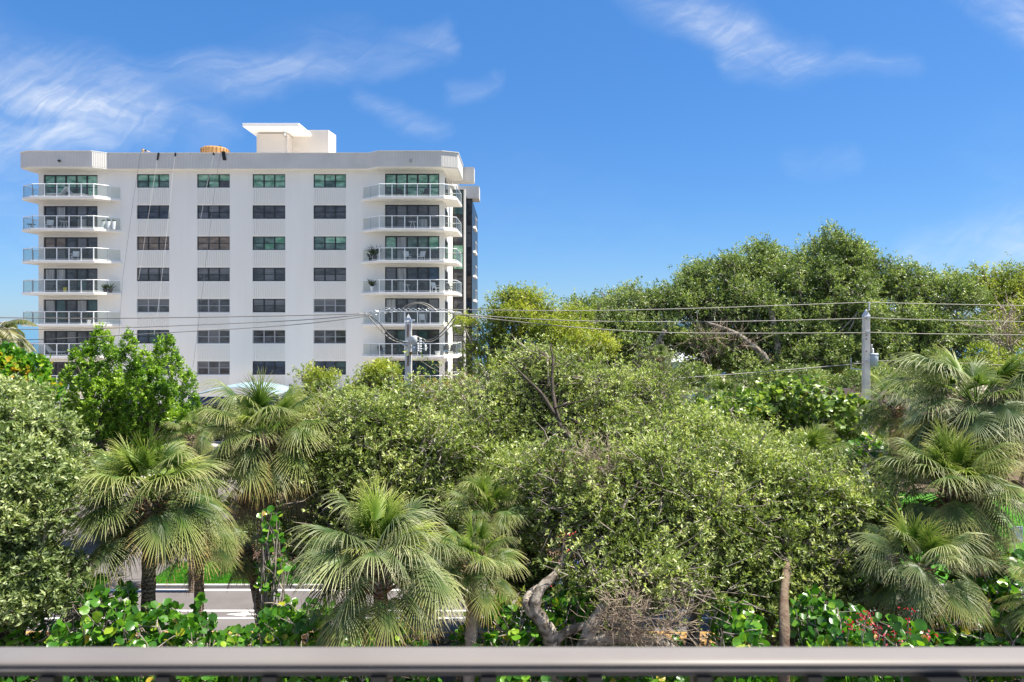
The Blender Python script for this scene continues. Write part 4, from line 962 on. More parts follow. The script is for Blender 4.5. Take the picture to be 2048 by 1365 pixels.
mb = MB(); mb.tube([P(810, 690, Y1-.18), P(835, 700, Y1-.3), P(856, 696, Y1-.3)], .025, 6); mb.tube([P(830, 680, Y1-.2), P(846, 684, Y1-.3), P(853, 692, Y1-.3)], .02, 6); mb.build('crossarm', M_METAL, p1)
for i in range(4):
    mb = MB(); a = P(834+i*2.2, 673+i*1.2, Y1-.3); b = P(842+i*3.2, 682, Y1-.3); mb.tube([a, a.lerp(b, .5)+Vector((.03, 0, .03)), b], .012, 4); mb.build('jumper', M_WIRE, p1)
for px_, py_ in ((811, 684), (810, 690)):
    mb = MB(); q = P(px_, py_, Y1-.25); mb.tube([q+Vector((-.12, 0, 0)), q+Vector((.12, 0, 0))], .035, 8); mb.build('clamp', M_METAL, p1)
mb = MB(); q = P(822, 641, Y1-.1); mb.box(q.x-.02, q.x+.16, q.y-.06, q.y+.06, q.z-.04, q.z+.05); mb.build('tag_plate', M_POST, p1)
# street-lamp bracket low on the pole
mb = MB(); a = P(812, 787, Y1-.2); mb.tube([P(799, 795, Y1-.25), P(809, 787, Y1-.22), P(815, 786, Y1-.16)], .03, 6); mb.tube([P(814, 787, Y1-.2), P(818, 814, Y1-.18)], .02, 5); mb.build('lamp_arm', M_METAL, p1)
mb = MB(); q = P(812, 789, Y1-.3); mb.prism([(q.x-.26, q.y-.1), (q.x+.10, q.y-.14), (q.x+.10, q.y+.12), (q.x-.26, q.y+.08)], q.z-.05, q.z+.04); mb.build('lamp_head', M_PORC, p1, bevel=.02)

p2 = upole(1732, Y2, 617, .27, M_CONC2, 'tan concrete pole carrying a grey transformer at the right')
cyl(p2, 'transformer', 1747.5, 708, 733, Y2-.1, .2, M_TRANS); cyl(p2, 'transformer_lid', 1747.5, 707, 710, Y2-.1, .225, M_TRANS); cyl(p2, 'bushing', 1745, 697, 708, Y2-.1, .07, M_PORC, 4); cyl(p2, 'bushing', 1743.5, 689, 697, Y2-.1, .035, M_PORC)
mb = MB(); q = P(1741, 722, Y2-.05); mb.box(q.x-.14, q.x+.05, q.y-.05, q.y+.05, q.z-.04, q.z+.04); mb.build('hanger', M_METAL, p2)
for py_ in (636, 665, 722):
    mb = MB(); q = P(1734.5, py_, Y2-.14); mb.box(q.x-.06, q.x+.12, q.y-.05, q.y+.02, q.z-.05, q.z+.05); mb.build('clamp', M_METAL, p2)
cyl(p2, 'insulator', 1738, 604, 622, Y2-.1, .05, M_PORC, 5)
for py_ in (671, 678.5, 703): mb = MB(); q = P(1732.5, py_, Y2-.14); mb.box(q.x-.02, q.x+.02, q.y-.03, q.y+.02, q.z-.03, q.z+.03); mb.build('bolt', M_RUST, p2)
mb = MB(); mb.tube([P(1726, 740, Y2-.1), P(1701, 738, Y2-.1)], .03, 6); mb.tube([P(1702, 738, Y2-.1), P(1702, 716, Y2-.1)], .028, 6); mb.build('side_arm', M_METAL, p2)

def wire(pts, lab, r=.02, m_=None, name='power_line', cat='power line', group='overhead power lines'):
    dense = []
    pv = [P(x, y, Y) for x, y, Y in pts]
    for i in range(len(pv)-1):
        p0 = pv[max(i-1, 0)]; p1_ = pv[i]; p2_ = pv[i+1]; p3 = pv[min(i+2, len(pv)-1)]
        for k in range(8):
            t = k/8; dense.append(.5*((2*p1_)+(-p0+p2_)*t+(2*p0-5*p1_+4*p2_-p3)*t*t+(-p0+3*p1_-3*p2_+p3)*t**3))
    dense.append(pv[-1]); mb = MB(); mb.tube(dense, r, 5)
    return tag(mb.build(name, m_ or M_WIRE, None, smooth=True), lab, cat, group)
YL = 27.6
wire([(1738, 605, Y2), (1600, 610, 33), (1400, 617, 32.2), (1160, 622, 31.2), (940, 620, 30.3), (870, 619, Y1-.2)], 'topmost overhead wire between the two concrete poles')
wire([(1733, 637, Y2-.15), (1500, 643, 32.6), (1300, 644, 31.9), (1150, 642, 31.1), (1020, 636, 30.6), (900, 627, Y1)], 'middle overhead wire between the two concrete poles')
wire([(1733, 666, Y2-.15), (1500, 667, 32.6), (1320, 665, 31.9), (1150, 655, 31.1), (1000, 640, 30.6), (905, 629, Y1)], 'lower overhead wire between the two concrete poles')
wire([(1738, 605, Y2), (1850, 608, 34), (2100, 613, 35)], 'topmost overhead wire running right from the transformer pole')
wire([(1735, 636, Y2-.15), (1850, 640, 34), (2100, 645, 35)], 'second overhead wire running right from the transformer pole')
wire([(1735, 665, Y2-.15), (1850, 668, 34), (2100, 671, 35)], 'third overhead wire running right from the transformer pole')
wire([(1726, 727, Y2-.15), (1600, 738, 33.2), (1450, 750, 32.5), (1240, 764, 31.8), (1080, 765, 31.2), (820, 788, Y1-.1)], 'low cable sagging left from the transformer pole over the trees', .022)
wire([(1728, 723, Y2-.15), (1640, 737, 33.3), (1560, 746, 33), (1440, 757, 32.5)], 'lowest thin cable left of the transformer pole', .012, M_WIRED)
wire([(1752, 722, Y2-.1), (1860, 724, 34), (2100, 735, 35)], 'low cable running right from the transformer', .016)
wire([(-60, 635, YL), (120, 637, 28), (240, 637, 28.5), (520, 633, 29.2), (730, 628, Y1-.2)], 'topmost overhead wire crossing the white building on the left')
wire([(-60, 658, YL), (120, 659, 28), (300, 654, 28.6), (520, 645, 29.2), (640, 638, 29.5), (740, 629, Y1-.2)], 'middle overhead wire crossing the white building on the left', .016)
wire([(-60, 681, YL), (60, 680, 27.9), (170, 675, 28.2), (350, 665, 28.7), (520, 655, 29.2), (640, 645, 29.5), (745, 631, Y1-.2)], 'lower overhead wire crossing the white building on the left', .016)
wire([(700, 787, 29.5), (800, 787, Y1-.1)], 'thin low cable left of the looped cable pole', .008)
# loops and armoured splices round the first pole
grp = 'cable loops at the grey pole'
wire([(800, 622, Y1-.1), (815, 611, Y1-.1), (835, 605.5, Y1-.1), (855, 609, Y1-.1), (872, 620, Y1-.1)], 'outer arched cable loop over the grey pole', .024, None, 'cable_loop', 'cable loop', grp)
wire([(808, 621, Y1), (822, 611, Y1), (838, 607.5, Y1), (853, 612, Y1), (866, 621, Y1)], 'inner arched cable loop over the grey pole', .02, None, 'cable_loop', 'cable loop', grp)
wire([(735, 628, Y1-.15), (757, 645, Y1-.15), (775, 666, Y1-.15), (792, 679, Y1-.2), (811, 684, Y1-.2)], 'upper drooping cable loop left of the grey pole', .024, M_WIRED, 'cable_loop', 'cable loop', grp)
wire([(737, 633, Y1-.25), (752, 650, Y1-.25), (772, 671, Y1-.25), (790, 683, Y1-.25), (811, 687, Y1-.25)], 'lower drooping cable loop left of the grey pole', .024, None, 'cable_loop', 'cable loop', grp)
wire([(845, 681, Y1-.25), (862, 680, Y1-.2), (880, 668, Y1-.15), (897, 649, Y1-.15), (909, 632, Y1-.15)], 'upper drooping cable loop right of the grey pole', .022, M_WIRED, 'cable_loop', 'cable loop', grp)
wire([(845, 684, Y1-.28), (864, 683, Y1-.25), (884, 671, Y1-.2), (902, 652, Y1-.2), (912, 636, Y1-.2)], 'lower drooping cable loop right of the grey pole', .022, None, 'cable_loop', 'cable loop', grp)
sp = empty('splice_bundle', P(800, 622, Y1), 'twisted metal cable splices bundled above the grey pole', 'cable splice')
rnd_ = random.Random(4)
for (xa, ya, xb, yb) in ((728, 629, 770, 617), (745, 630, 800, 621), (765, 619, 870, 618), (780, 623, 880, 620), (770, 617, 792, 616), (880, 619, 915, 626), (715, 627, 745, 629)):
    mb = MB(); a = P(xa, ya, Y1-.1-rnd_.uniform(0, .15)); b = P(xb, yb, Y1-.1-rnd_.uniform(0, .15)); pts = []; n = int((b-a).length/.05)
    for i in range(n+1): pts.append(a.lerp(b, i/n)+Vector((0, math.cos(i*1.5)*.035, math.sin(i*1.5)*.035)))
    mb.tube(pts, .016, 4); mb.build('splice', M_METAL, sp)

# road sign seen from behind
sg = empty('road_sign', P(2029, 1142, 30.3), 'back of a grey square road sign on a thin metal post at the right edge', 'sign'); sg.location.z = 0
q = P(2029, 1060, 30.3)
mb = MB(); mb.tube([(q.x, 30.3, 0), (q.x, 30.3, q.z+.1)], .035, 6); mb.build('sign_post', M_METAL, sg)
mb = MB(); a, b = P(2023, 1053, 30.36), P(2046, 1086, 30.36); mb.box(a.x, b.x, 30.35, 30.37, b.z, a.z); mb.build('sign_panel', M_TRANS, sg, bevel=.01)
mb = MB(); mb.box(a.x+.05, b.x-.05, 30.31, 30.345, a.z-.16, a.z-.11); mb.box(a.x+.05, b.x-.05, 30.31, 30.345, b.z+.10, b.z+.15); mb.build('sign_bracket', M_METAL, sg)

# ------------------------------------------------------------------ trees
G_MID = 'small leaved trees between the road and the balcony'
tree('leafy_tree', 'dense grey green tree filling the left edge of the picture', 'tree', (X(20, 16), 16, 0),
     [E(5, 835, 95, 80, 16.8), E(70, 900, 70, 100, 16), E(-40, 960, 140, 130, 15.6), E(60, 1050, 90, 110, 15.4), E(20, 1170, 120, 90, 15), E(-120, 850, 130, 120, 16.5), E(35, 1200, 85, 60, 15.2)],
     13000, 9, .125, .052, .18, LM_OLIVE, seed=3, lobe_n=20, lobe_r=(.12, .28), twig_n=2400, loose=.18, trunk_r=.22, gap=.12)
tree('sea_grape_tree', 'yellow green sea grape crown at the left edge below the coconut palm', 'tree', (X(30, 30), 30, 0), [E(20, 745, 65, 50, 30), E(75, 780, 40, 45, 30), E(-50, 760, 70, 70, 30)],
     1300, 5, .20, .19, .35, LM_GRAPE, seed=5, kind='round', lobe_n=8, twig_n=200, leafup=.9)
# bright green upright-lobed tree
rg = np.random.default_rng(21); lob = []
tips = [(198, 700, 13, 42), (172, 730, 11, 36), (228, 728, 12, 38), (258, 708, 12, 40), (288, 735, 12, 38), (322, 722, 12, 40), (352, 745, 11, 36), (378, 782, 12, 38), (345, 800, 13, 34), (308, 770, 13, 36), (270, 765, 13, 38), (236, 775, 13, 38), (202, 765, 13, 38), (165, 785, 13, 36), (132, 775, 11, 34), (112, 800, 10, 30), (142, 825, 13, 32),
        (180, 835, 14, 34), (220, 840, 14, 34), (262, 830, 14, 34), (300, 835, 14, 34), (335, 860, 14, 30), (372, 845, 12, 30), (390, 822, 9, 26), (110, 860, 13, 30), (150, 885, 15, 30), (195, 895, 15, 30), (240, 895, 15, 30), (285, 890, 14, 28), (125, 930, 14, 26), (165, 945, 15, 26), (210, 950, 15, 26), (250, 945, 14, 24), (185, 985, 15, 22), (225, 990, 14, 22), (150, 720, 8, 24), (215, 690, 8, 24), (340, 700, 8, 24)]
for i, (x_, y_, a_, b_) in enumerate(tips):
    Yt = 33+rg.uniform(-1.5, 1.2); e_ = E(x_, y_, a_, b_, Yt, a_*Yt/FPX); lob.append(e_)
for (x_, y_, a_, b_) in ((205, 790, 26, 34), (262, 790, 26, 34), (318, 800, 26, 32), (160, 850, 26, 32), (235, 860, 28, 34), (300, 870, 26, 30), (350, 850, 22, 30), (180, 920, 30, 30), (250, 925, 28, 28), (205, 975, 24, 24)): lob.append(E(x_, y_, a_, b_, 33.2))
tree('broadleaf_tree', 'bright green tree with upright leafy lobes in front of the left balconies', 'tree', (X(215, 33), 33, 0), [E(180, 800, 60, 80, 33), E(270, 800, 70, 80, 33), E(340, 830, 50, 60, 33), E(170, 930, 60, 50, 32.6)],
     7200, 9, .145, .075, .20, LM_BRIGHT, M_BARKD, seed=22, lobes=lob, up=1.3, leafup=.3, twig_n=400, twig_m=M_BARKD, trunk_r=.16, cull=.5)
tree('tall_tree', 'bright yellow green tree rising against the sky just right of the white building', 'tree', (X(1060, 38), 38, 0), [E(1050, 650, 80, 60, 38), E(1110, 690, 60, 60, 37.5), E(985, 700, 55, 42, 38), E(1040, 600, 65, 25, 38), E(1020, 745, 80, 45, 37), E(1150, 650, 55, 45, 40), E(930, 655, 32, 26, 37.5), E(1180, 700, 60, 45, 40)],
     7400, 8, .14, .058, .28, LM_YG, seed=31, lobe_n=18, gap=.5, squash=.55, twig_n=900, loose=.2, lobe_r=(.13, .30), trunk_r=.2)
# central mass
tree('small_leaved_tree', 'tallest tree of the middle thicket, forked dark branches showing through its open crown', 'tree', (X(1130, 23), 23, 0),
     [E(1130, 775, 120, 70, 24), E(1250, 800, 110, 60, 24), E(1010, 800, 110, 60, 24), E(1120, 880, 160, 80, 23.5), E(950, 890, 110, 80, 23), E(1290, 890, 120, 80, 23.2), E(1100, 720, 60, 40, 24)],
     10500, 8, .115, .048, .20, LM_MANG, seed=41, lobe_n=20, lobe_r=(.12, .30), gap=.55, twig_n=4200, loose=.46, trunk_r=.2, limb_r=.6, group=G_MID, fork=tuple(P(1150, 960, 23)), bark=M_BARK)
tree('small_leaved_tree', 'rounded thicket tree between the tall shaggy palm and the grey pole', 'tree', (X(730, 21.5), 21.5, 0),
     [E(690, 850, 95, 70, 22), E(800, 860, 110, 70, 22), E(640, 960, 80, 90, 21.5), E(760, 960, 120, 90, 21.5), E(880, 950, 100, 90, 21.3), E(620, 1060, 60, 60, 21), E(600, 1110, 60, 45, 20.5), E(730, 1080, 110, 60, 21)],
     11500, 8, .12, .05, .19, LM_MANG, seed=43, lobe_n=20, lobe_r=(.12, .30), gap=.32, twig_n=3000, loose=.46, group=G_MID)
tree('small_leaved_tree', 'low spreading thicket tree above the dead branches right of centre', 'tree', (X(1200, 18), 18.6, 0),
     [E(1150, 990, 110, 80, 19), E(1290, 990, 110, 90, 19), E(1400, 1060, 110, 90, 18.6), E(1250, 1100, 110, 75, 18.4), E(1130, 1080, 70, 70, 18.6), E(1380, 1150, 90, 50, 18.2), E(1250, 1180, 90, 40, 18.6), E(1405, 1190, 55, 28, 16.1), E(1195, 1165, 55, 32, 16.5), E(1300, 1150, 60, 25, 16.2)],
     12000, 8, .12, .05, .19, LM_MANG, seed=47, lobe_n=20, lobe_r=(.12, .30), gap=.55, twig_n=4200, loose=.46, group=G_MID, fork=tuple(P(1170, 1100, 18.2)), trunk_r=.16)
tree('small_leaved_tree', 'broad thicket tree left of the lower right palm', 'tree', (X(1565, 18), 18.3, 0),
     [E(1480, 960, 120, 80, 20), E(1600, 1010, 120, 90, 19.4), E(1530, 1080, 120, 90, 18.8), E(1650, 1110, 110, 80, 18.4), E(1500, 1160, 90, 50, 18.2), E(1700, 1020, 90, 70, 19.2), E(1590, 1170, 110, 50, 18.1), E(1690, 1185, 95, 45, 18.3), E(1470, 1195, 80, 40, 17.8)],
     13500, 8, .12, .05, .19, LM_MANG, seed=53, lobe_n=20, lobe_r=(.12, .30), gap=.35, twig_n=4000, loose=.46, group=G_MID, trunk_r=.14)
tree('small_leaved_tree', 'thicket tree between the two middle palms and the road', 'tree', (X(1040, 20), 21, 0), [E(1000, 940, 90, 70, 21.5), E(1050, 1040, 90, 90, 20.6), E(900, 1030, 70, 60, 20.6), E(1060, 1150, 80, 60, 20), E(880, 1150, 80, 60, 20.4)],
     7500, 8, .12, .05, .19, LM_MANG, seed=59, lobe_n=18, lobe_r=(.13, .30), gap=.2, twig_n=1800, loose=.25, group=G_MID)
tree('small_leaved_tree', 'thicket tree below the round leaved tree, behind the dark fan palm', 'tree', (X(1400, 22), 23, 0), [E(1380, 880, 100, 60, 23.5), E(1480, 900, 90, 60, 23), E(1330, 940, 80, 60, 22), E(1580, 930, 90, 50, 22.6)],
     4800, 8, .12, .05, .18, LM_MANG, seed=61, lobe_n=18, lobe_r=(.13, .30), gap=.2, twig_n=1600, loose=.25, group=G_MID)
# trees right in front of the building
tree('small_tree', 'small yellow green tree before the lowest window of the white building', 'tree', (X(640, 42), 42, 0), [E(640, 765, 42, 32, 42), E(655, 800, 45, 25, 42), E(615, 745, 22, 18, 42)], 900, 7, .17, .065, .3, LM_YG, seed=71, lobe_n=12, lobe_r=(.14, .3), gap=.5, twig_n=260, loose=.2, group='small trees in front of the white building', trunk_r=.1)
tree('small_tree', 'small yellow green tree just left of the grey pole', 'tree', (X(755, 42), 42, 0), [E(765, 750, 45, 26, 42), E(730, 785, 42, 28, 42), E(785, 785, 30, 28, 42)], 1400, 7, .17, .065, .3, LM_YG, seed=73, lobe_n=14, lobe_r=(.14, .3), gap=.45, twig_n=260, loose=.2, group='small trees in front of the white building', trunk_r=.1)
tree('small_tree', 'sparse olive yellow tree just right of the grey pole', 'tree', (X(880, 42), 42, 0), [E(880, 785, 70, 28, 42), E(935, 765, 35, 25, 42), E(850, 815, 45, 25, 42), E(920, 800, 50, 20, 42)], 560, 7, .15, .06, .3, LM_YEL, seed=79, lobe_n=9, gap=.5, twig_n=460, group='small trees in front of the white building', trunk_r=.1, lobe_r=(.25, .4), twig_r=.018)
# background forest
G_F = 'big trees of the background wood'
forest = [('wide dark tree at the left end of the background wood', 1230, 56, [E(1200, 640, 70, 55, 56), E(1290, 620, 75, 55, 57), E(1250, 680, 90, 50, 55), E(1330, 690, 70, 50, 55), E(1160, 700, 60, 60, 56), E(1150, 635, 45, 35, 57), E(1230, 740, 110, 35, 56)], LM_FOREST, 6500, 81),
          ('domed tree with pale limbs left of the highest crown', 1460, 58, [E(1440, 565, 75, 60, 58), E(1530, 550, 75, 60, 59), E(1400, 620, 80, 60, 56.5), E(1490, 630, 90, 60, 56), E(1420, 690, 90, 40, 55.5), E(1560, 680, 70, 50, 55.5), E(1480, 735, 110, 35, 55)], LM_FOREST, 10500, 83),
          ('highest crown of the background wood behind the transformer pole', 1660, 58, [E(1645, 535, 80, 72, 59), E(1715, 560, 60, 65, 58.5), E(1600, 590, 65, 65, 57), E(1680, 640, 90, 65, 56), E(1640, 700, 85, 50, 55), E(1740, 690, 60, 60, 55), E(1670, 735, 110, 35, 55)], LM_FOREST, 10500, 87),
          ('broad dark crown right of the transformer pole', 1840, 57, [E(1800, 585, 70, 58, 58), E(1880, 600, 75, 58, 58), E(1820, 660, 80, 55, 56), E(1900, 680, 80, 55, 55.5), E(1780, 700, 60, 45, 55), E(1850, 735, 120, 35, 55)], LM_FOREST, 8500, 89),
          ('yellowish green crown at the right edge of the background wood', 2000, 60, [E(1960, 590, 60, 50, 61), E(2030, 590, 65, 62, 60), E(2080, 650, 80, 70, 58), E(1990, 670, 60, 60, 57), E(2120, 600, 80, 70, 60)], LM_FOREST2, 6500, 91)]
for lab, bx, Yb, bl_, lm, sp_, sd_ in forest:
    tree('forest_tree', lab, 'tree', (X(bx, Yb), Yb, 0), bl_, int(sp_*1.25), 8, .215, .092, .46, lm, seed=sd_, lobe_n=20, lobe_r=(.16, .34), gap=.15, twig_n=1500, loose=.35, group=G_F, trunk_r=.42, limb_r=.4, twig_r=.035, fork=tuple(P(bx, 735, Yb)))
# darker belt under the forest and shrubs across the road
for i, (px_, py_, rx_, ry_, Y_, lm_, lab) in enumerate([(1350, 770, 120, 35, 50, LM_FOREST, 'low dark shrub under the left end of the background wood'), (1560, 765, 120, 30, 50, LM_FOREST, 'low dark shrub under the highest crown'), (1800, 760, 130, 35, 50, LM_FOREST, 'low dark shrub below the broad dark crown'),
        (2010, 750, 90, 60, 48, LM_FOREST2, 'yellowish shrub behind the big right palm'), (330, 930, 90, 45, 36, LM_BRIGHT, 'green shrub behind the left fan palm'), (470, 950, 80, 45, 36, LM_OLIVE, 'greyish shrub behind the tall shaggy palm'), (640, 900, 90, 50, 36, LM_FOREST2, 'shrub hidden behind the rounded thicket tree'),
        (100, 960, 60, 60, 31, LM_BRIGHT, 'dark green shrub under the bright green tree'), (1420, 1010, 200, 70, 34, LM_FOREST, 'shrub across the road behind the thicket'), (1750, 900, 120, 60, 31, LM_OLIVE, 'shrub between the two stacked right palms'), (560, 965, 90, 62, 37.5, LM_FOREST, 'dark shrub behind the skirt of the tall shaggy palm'), (430, 855, 60, 42, 42, LM_OLIVE, 'greyish shrub in front of the pale awning'), (520, 860, 60, 46, 41, LM_FOREST2, 'shrub behind the crown of the tall shaggy palm'), (620, 840, 50, 40, 40, LM_FOREST2, 'yellow green shrub under the lowest windows'), (330, 1010, 90, 40, 35, LM_OLIVE, 'greyish hedge shrub behind the lower left palm crown'), (400, 1085, 110, 36, 34, LM_FOREST, 'dark hedge shrub across the road behind the two left palms'), (560, 1075, 110, 42, 34.5, LM_OLIVE, 'hedge shrub across the road behind the bare palm trunk'), (700, 1090, 140, 40, 34, LM_BRIGHT, 'hedge shrub behind the largest foreground palm across the road'), (950, 1090, 140, 40, 34, LM_FOREST, 'hedge shrub behind the pale trunk across the road'), (1200, 1090, 140, 40, 34, LM_OLIVE, 'hedge shrub behind the twisted trunk across the road'), (250, 1060, 60, 50, 35, LM_FOREST, 'dark shrub behind the thick brown palm trunk'), (1980, 1000, 45, 40, 46, LM_FOREST, 'small dark shrub on the far edge of the lawn')]):
    tree('shrub', lab, 'shrub', (X(px_, Y_), Y_, 0), [E(px_-rx_*.45, py_, rx_*.55, ry_, Y_), E(px_+rx_*.45, py_, rx_*.55, ry_, Y_)], 1500, 7, .004*Y_, .0018*Y_, .008*Y_, lm_, seed=200+i, lobe_n=9, twig_n=150, group='shrubs in the background', trunk_r=.1)

# ------------------------------------------------------------------ palms
palm('big round fan palm at the lower left with a thick brown trunk', 300, 985, 17, 160, 291, .155, 1, (13, 20, 12, 0))
palm('smaller fan palm leaning behind the lower left palm', 398, 1045, 18.5, 105, 372, .12, 2, (6, 12, 8, 1), lean=.4)
palm('tall shaggy fan palm with a long skirt of dead fronds left of centre', 528, 862, 20.5, 138, 540, .15, 3, (9, 16, 14, 16), stalks=3)
palm('dark fan palm with hanging fronds below the tall shaggy palm', 492, 1085, 21.3, 70, 548, .12, 21, (1, 4, 9, 10))
palm('dull tan fan palm behind the two left palms', 385, 865, 28, 58, None, .14, 4, (3, 8, 8, 8))
palm('largest fan palm in the foreground, drooping silvery fronds, trunk leaning at the bottom centre', 758, 1108, 15, 170, 812, .15, 5, (12, 24, 12, 0), lean=-.3, silver=True, stalks=3)
palm('fan palm on a pale trunk right of the largest foreground palm', 950, 1115, 16.2, 112, 926, .14, 6, (7, 12, 5, 0), tm=M_PTRUNKP)
palm('dark fan palm rising behind the pale trunked palm', 975, 1020, 18.5, 95, 897, .08, 7, (6, 12, 7, 0))
palm('small fan palm under the wood, left of a pair', 1345, 800, 33, 48, None, .14, 8, (6, 9, 5, 2))
palm('small fan palm under the wood, right of a pair', 1440, 800, 33, 60, None, .14, 9, (6, 11, 6, 3))
palm('dark green fan palm half sunk in the thicket', 1620, 915, 21.5, 98, None, .13, 10, (6, 11, 6, 1))
palm('bushy fan palm beside the transformer pole', 1788, 805, 23.5, 80, None, .14, 12, (8, 10, 6, 2))
palm('tallest fan palm at the right with pale dry flower stalks', 1952, 795, 20, 172, None, .16, 13, (8, 22, 14, 8), silver=True, stalks=8)
palm('fan palm below the tallest right palm with spiky upright fronds', 1905, 965, 18, 145, 1958, .15, 14, (20, 20, 14, 4), stalks=1)
palm('silvery fan palm at the lower right in front of the thicket', 1840, 1125, 16.5, 128, 1897, .15, 15, (9, 18, 8, 0), silver=True, stalks=2)
palm('small fan palm with a ragged trunk near the red flowers', 1765, 1180, 17.2, 66, 1781, .13, 16, (3, 7, 4, 0), silver=True)
palm('fan palm cut off by the right edge of the picture', 2095, 1195, 15, 100, None, .14, 17, (6, 12, 10, 1))
palm('small tan fan palm behind the right palms next to the lawn', 1985, 1095, 24, 50, None, .12, 18, (3, 8, 8, 6))
palm('fan palm behind the tallest right palm at the picture edge', 2075, 870, 22, 90, None, .14, 19, (6, 14, 8, 3))
palm('pale fan palm under the pale limbs of the background wood', 1320, 715, 50, 36, None, .16, 20, (4, 9, 7, 5))

# coconut palm at the far left
cpm = empty('coconut_palm', (X(-12, 40), 40, 0), 'feathery coconut palm at the left edge beside the white building', 'palm tree')
ct = P(-8, 665, 40)
mb = MB(); mb.tube(wiggle((X(-12, 40), 40, 0), ct, 10, .02), [.18-.006*i for i in range(10)], 9); mb.build('trunk', M_PTRUNK, cpm, smooth=True)
M_COCO = leafmat('coconut_leaf', [(0, (.05, .10, .02)), (.6, (.16, .17, .05)), (1, (.32, .27, .12))], .35, .3)
for i in range(20):
    rnd = random.Random(i); a = i*2.4; el_ = rnd.uniform(-.2, 1.2); d = Vector((math.cos(a)*math.cos(el_), math.sin(a)*math.cos(el_), math.sin(el_))); p_ = ct.copy(); pts = [p_.copy()]
    L_ = rnd.uniform(2.2, 2.9)
    for k in range(14): d = (d+Vector((0, 0, -.13))).normalized(); p_ = p_+d*L_/14; pts.append(p_.copy())
    A = np.array(pts); k = 150; u = np.linspace(.12, .99, k); ii = (u*13.99).astype(int); fr = u*14-ii; c_ = A[ii]*(1-fr)[:, None]+A[np.minimum(ii+1, 14)]*fr[:, None]
    tg = nrm(A[np.minimum(ii+1, 14)]-A[ii]); sd_ = np.where(np.arange(k) % 2 == 0, 1., -1.)[:, None]; side = nrm(np.cross(tg, np.array([0, 0, 1.])))*sd_
    d_ = nrm(side*.9+tg*.6+np.array([0, 0, -.55])+np.random.default_rng(i).normal(0, .08, (k, 3)))
    v, f, kk = leaf_geo(c_, d_, nrm(np.cross(d_, tg)+np.array([0, 0, .5])), .62*np.sin(PI*(u*.9+.08))+.1, np.full(k, .05))
    me = npmesh('coconut_frond', v-np.array(cpm.location), [f], [M_COCO], np.tile(np.clip(np.random.default_rng(i).random(k)*.6+.4*rnd.random(), 0, 1), kk))
    fo = link('frond', me, cpm)
    mb = MB(); mb.tube(pts, [.035*(1-.85*j/14) for j in range(15)], 4); o = mb.build('midrib', M_TWIG, cpm); o.parent = fo

# ------------------------------------------------------------------ sea grape: leaves are single parts
def grape_leaf_mesh(name, m_, seed):
    rnd = random.Random(seed); n = 10; vs = [(0, 0, 0)]; r0 = .5
    for i in range(n):
        a = 2*PI*(i+.5)/n-PI; rr = r0*(1+rnd.uniform(-.04, .04)); x = math.cos(a)*rr+.46; y = math.sin(a)*rr*1.04
        vs.append((x, y, .16*abs(y)+.05*math.sin(a*3)-.12*(x-.4)**2))
    vs[0] = (.46, 0, -.045)
    fs = [(0, 1+i, 1+(i+1) % n) for i in range(n)]
    me = bpy.data.meshes.new(name); me.from_pydata(vs, [], fs); me.materials.append(m_); me.polygons.foreach_set('use_smooth', [True]*len(fs)); me.update()
    return me
GL = [grape_leaf_mesh('sea_grape_leaf', LM_GRAPEO, i) for i in range(4)]
GLP = [grape_leaf_mesh('pale_sea_grape_leaf', LM_GRAPEPO, i) for i in range(4)]
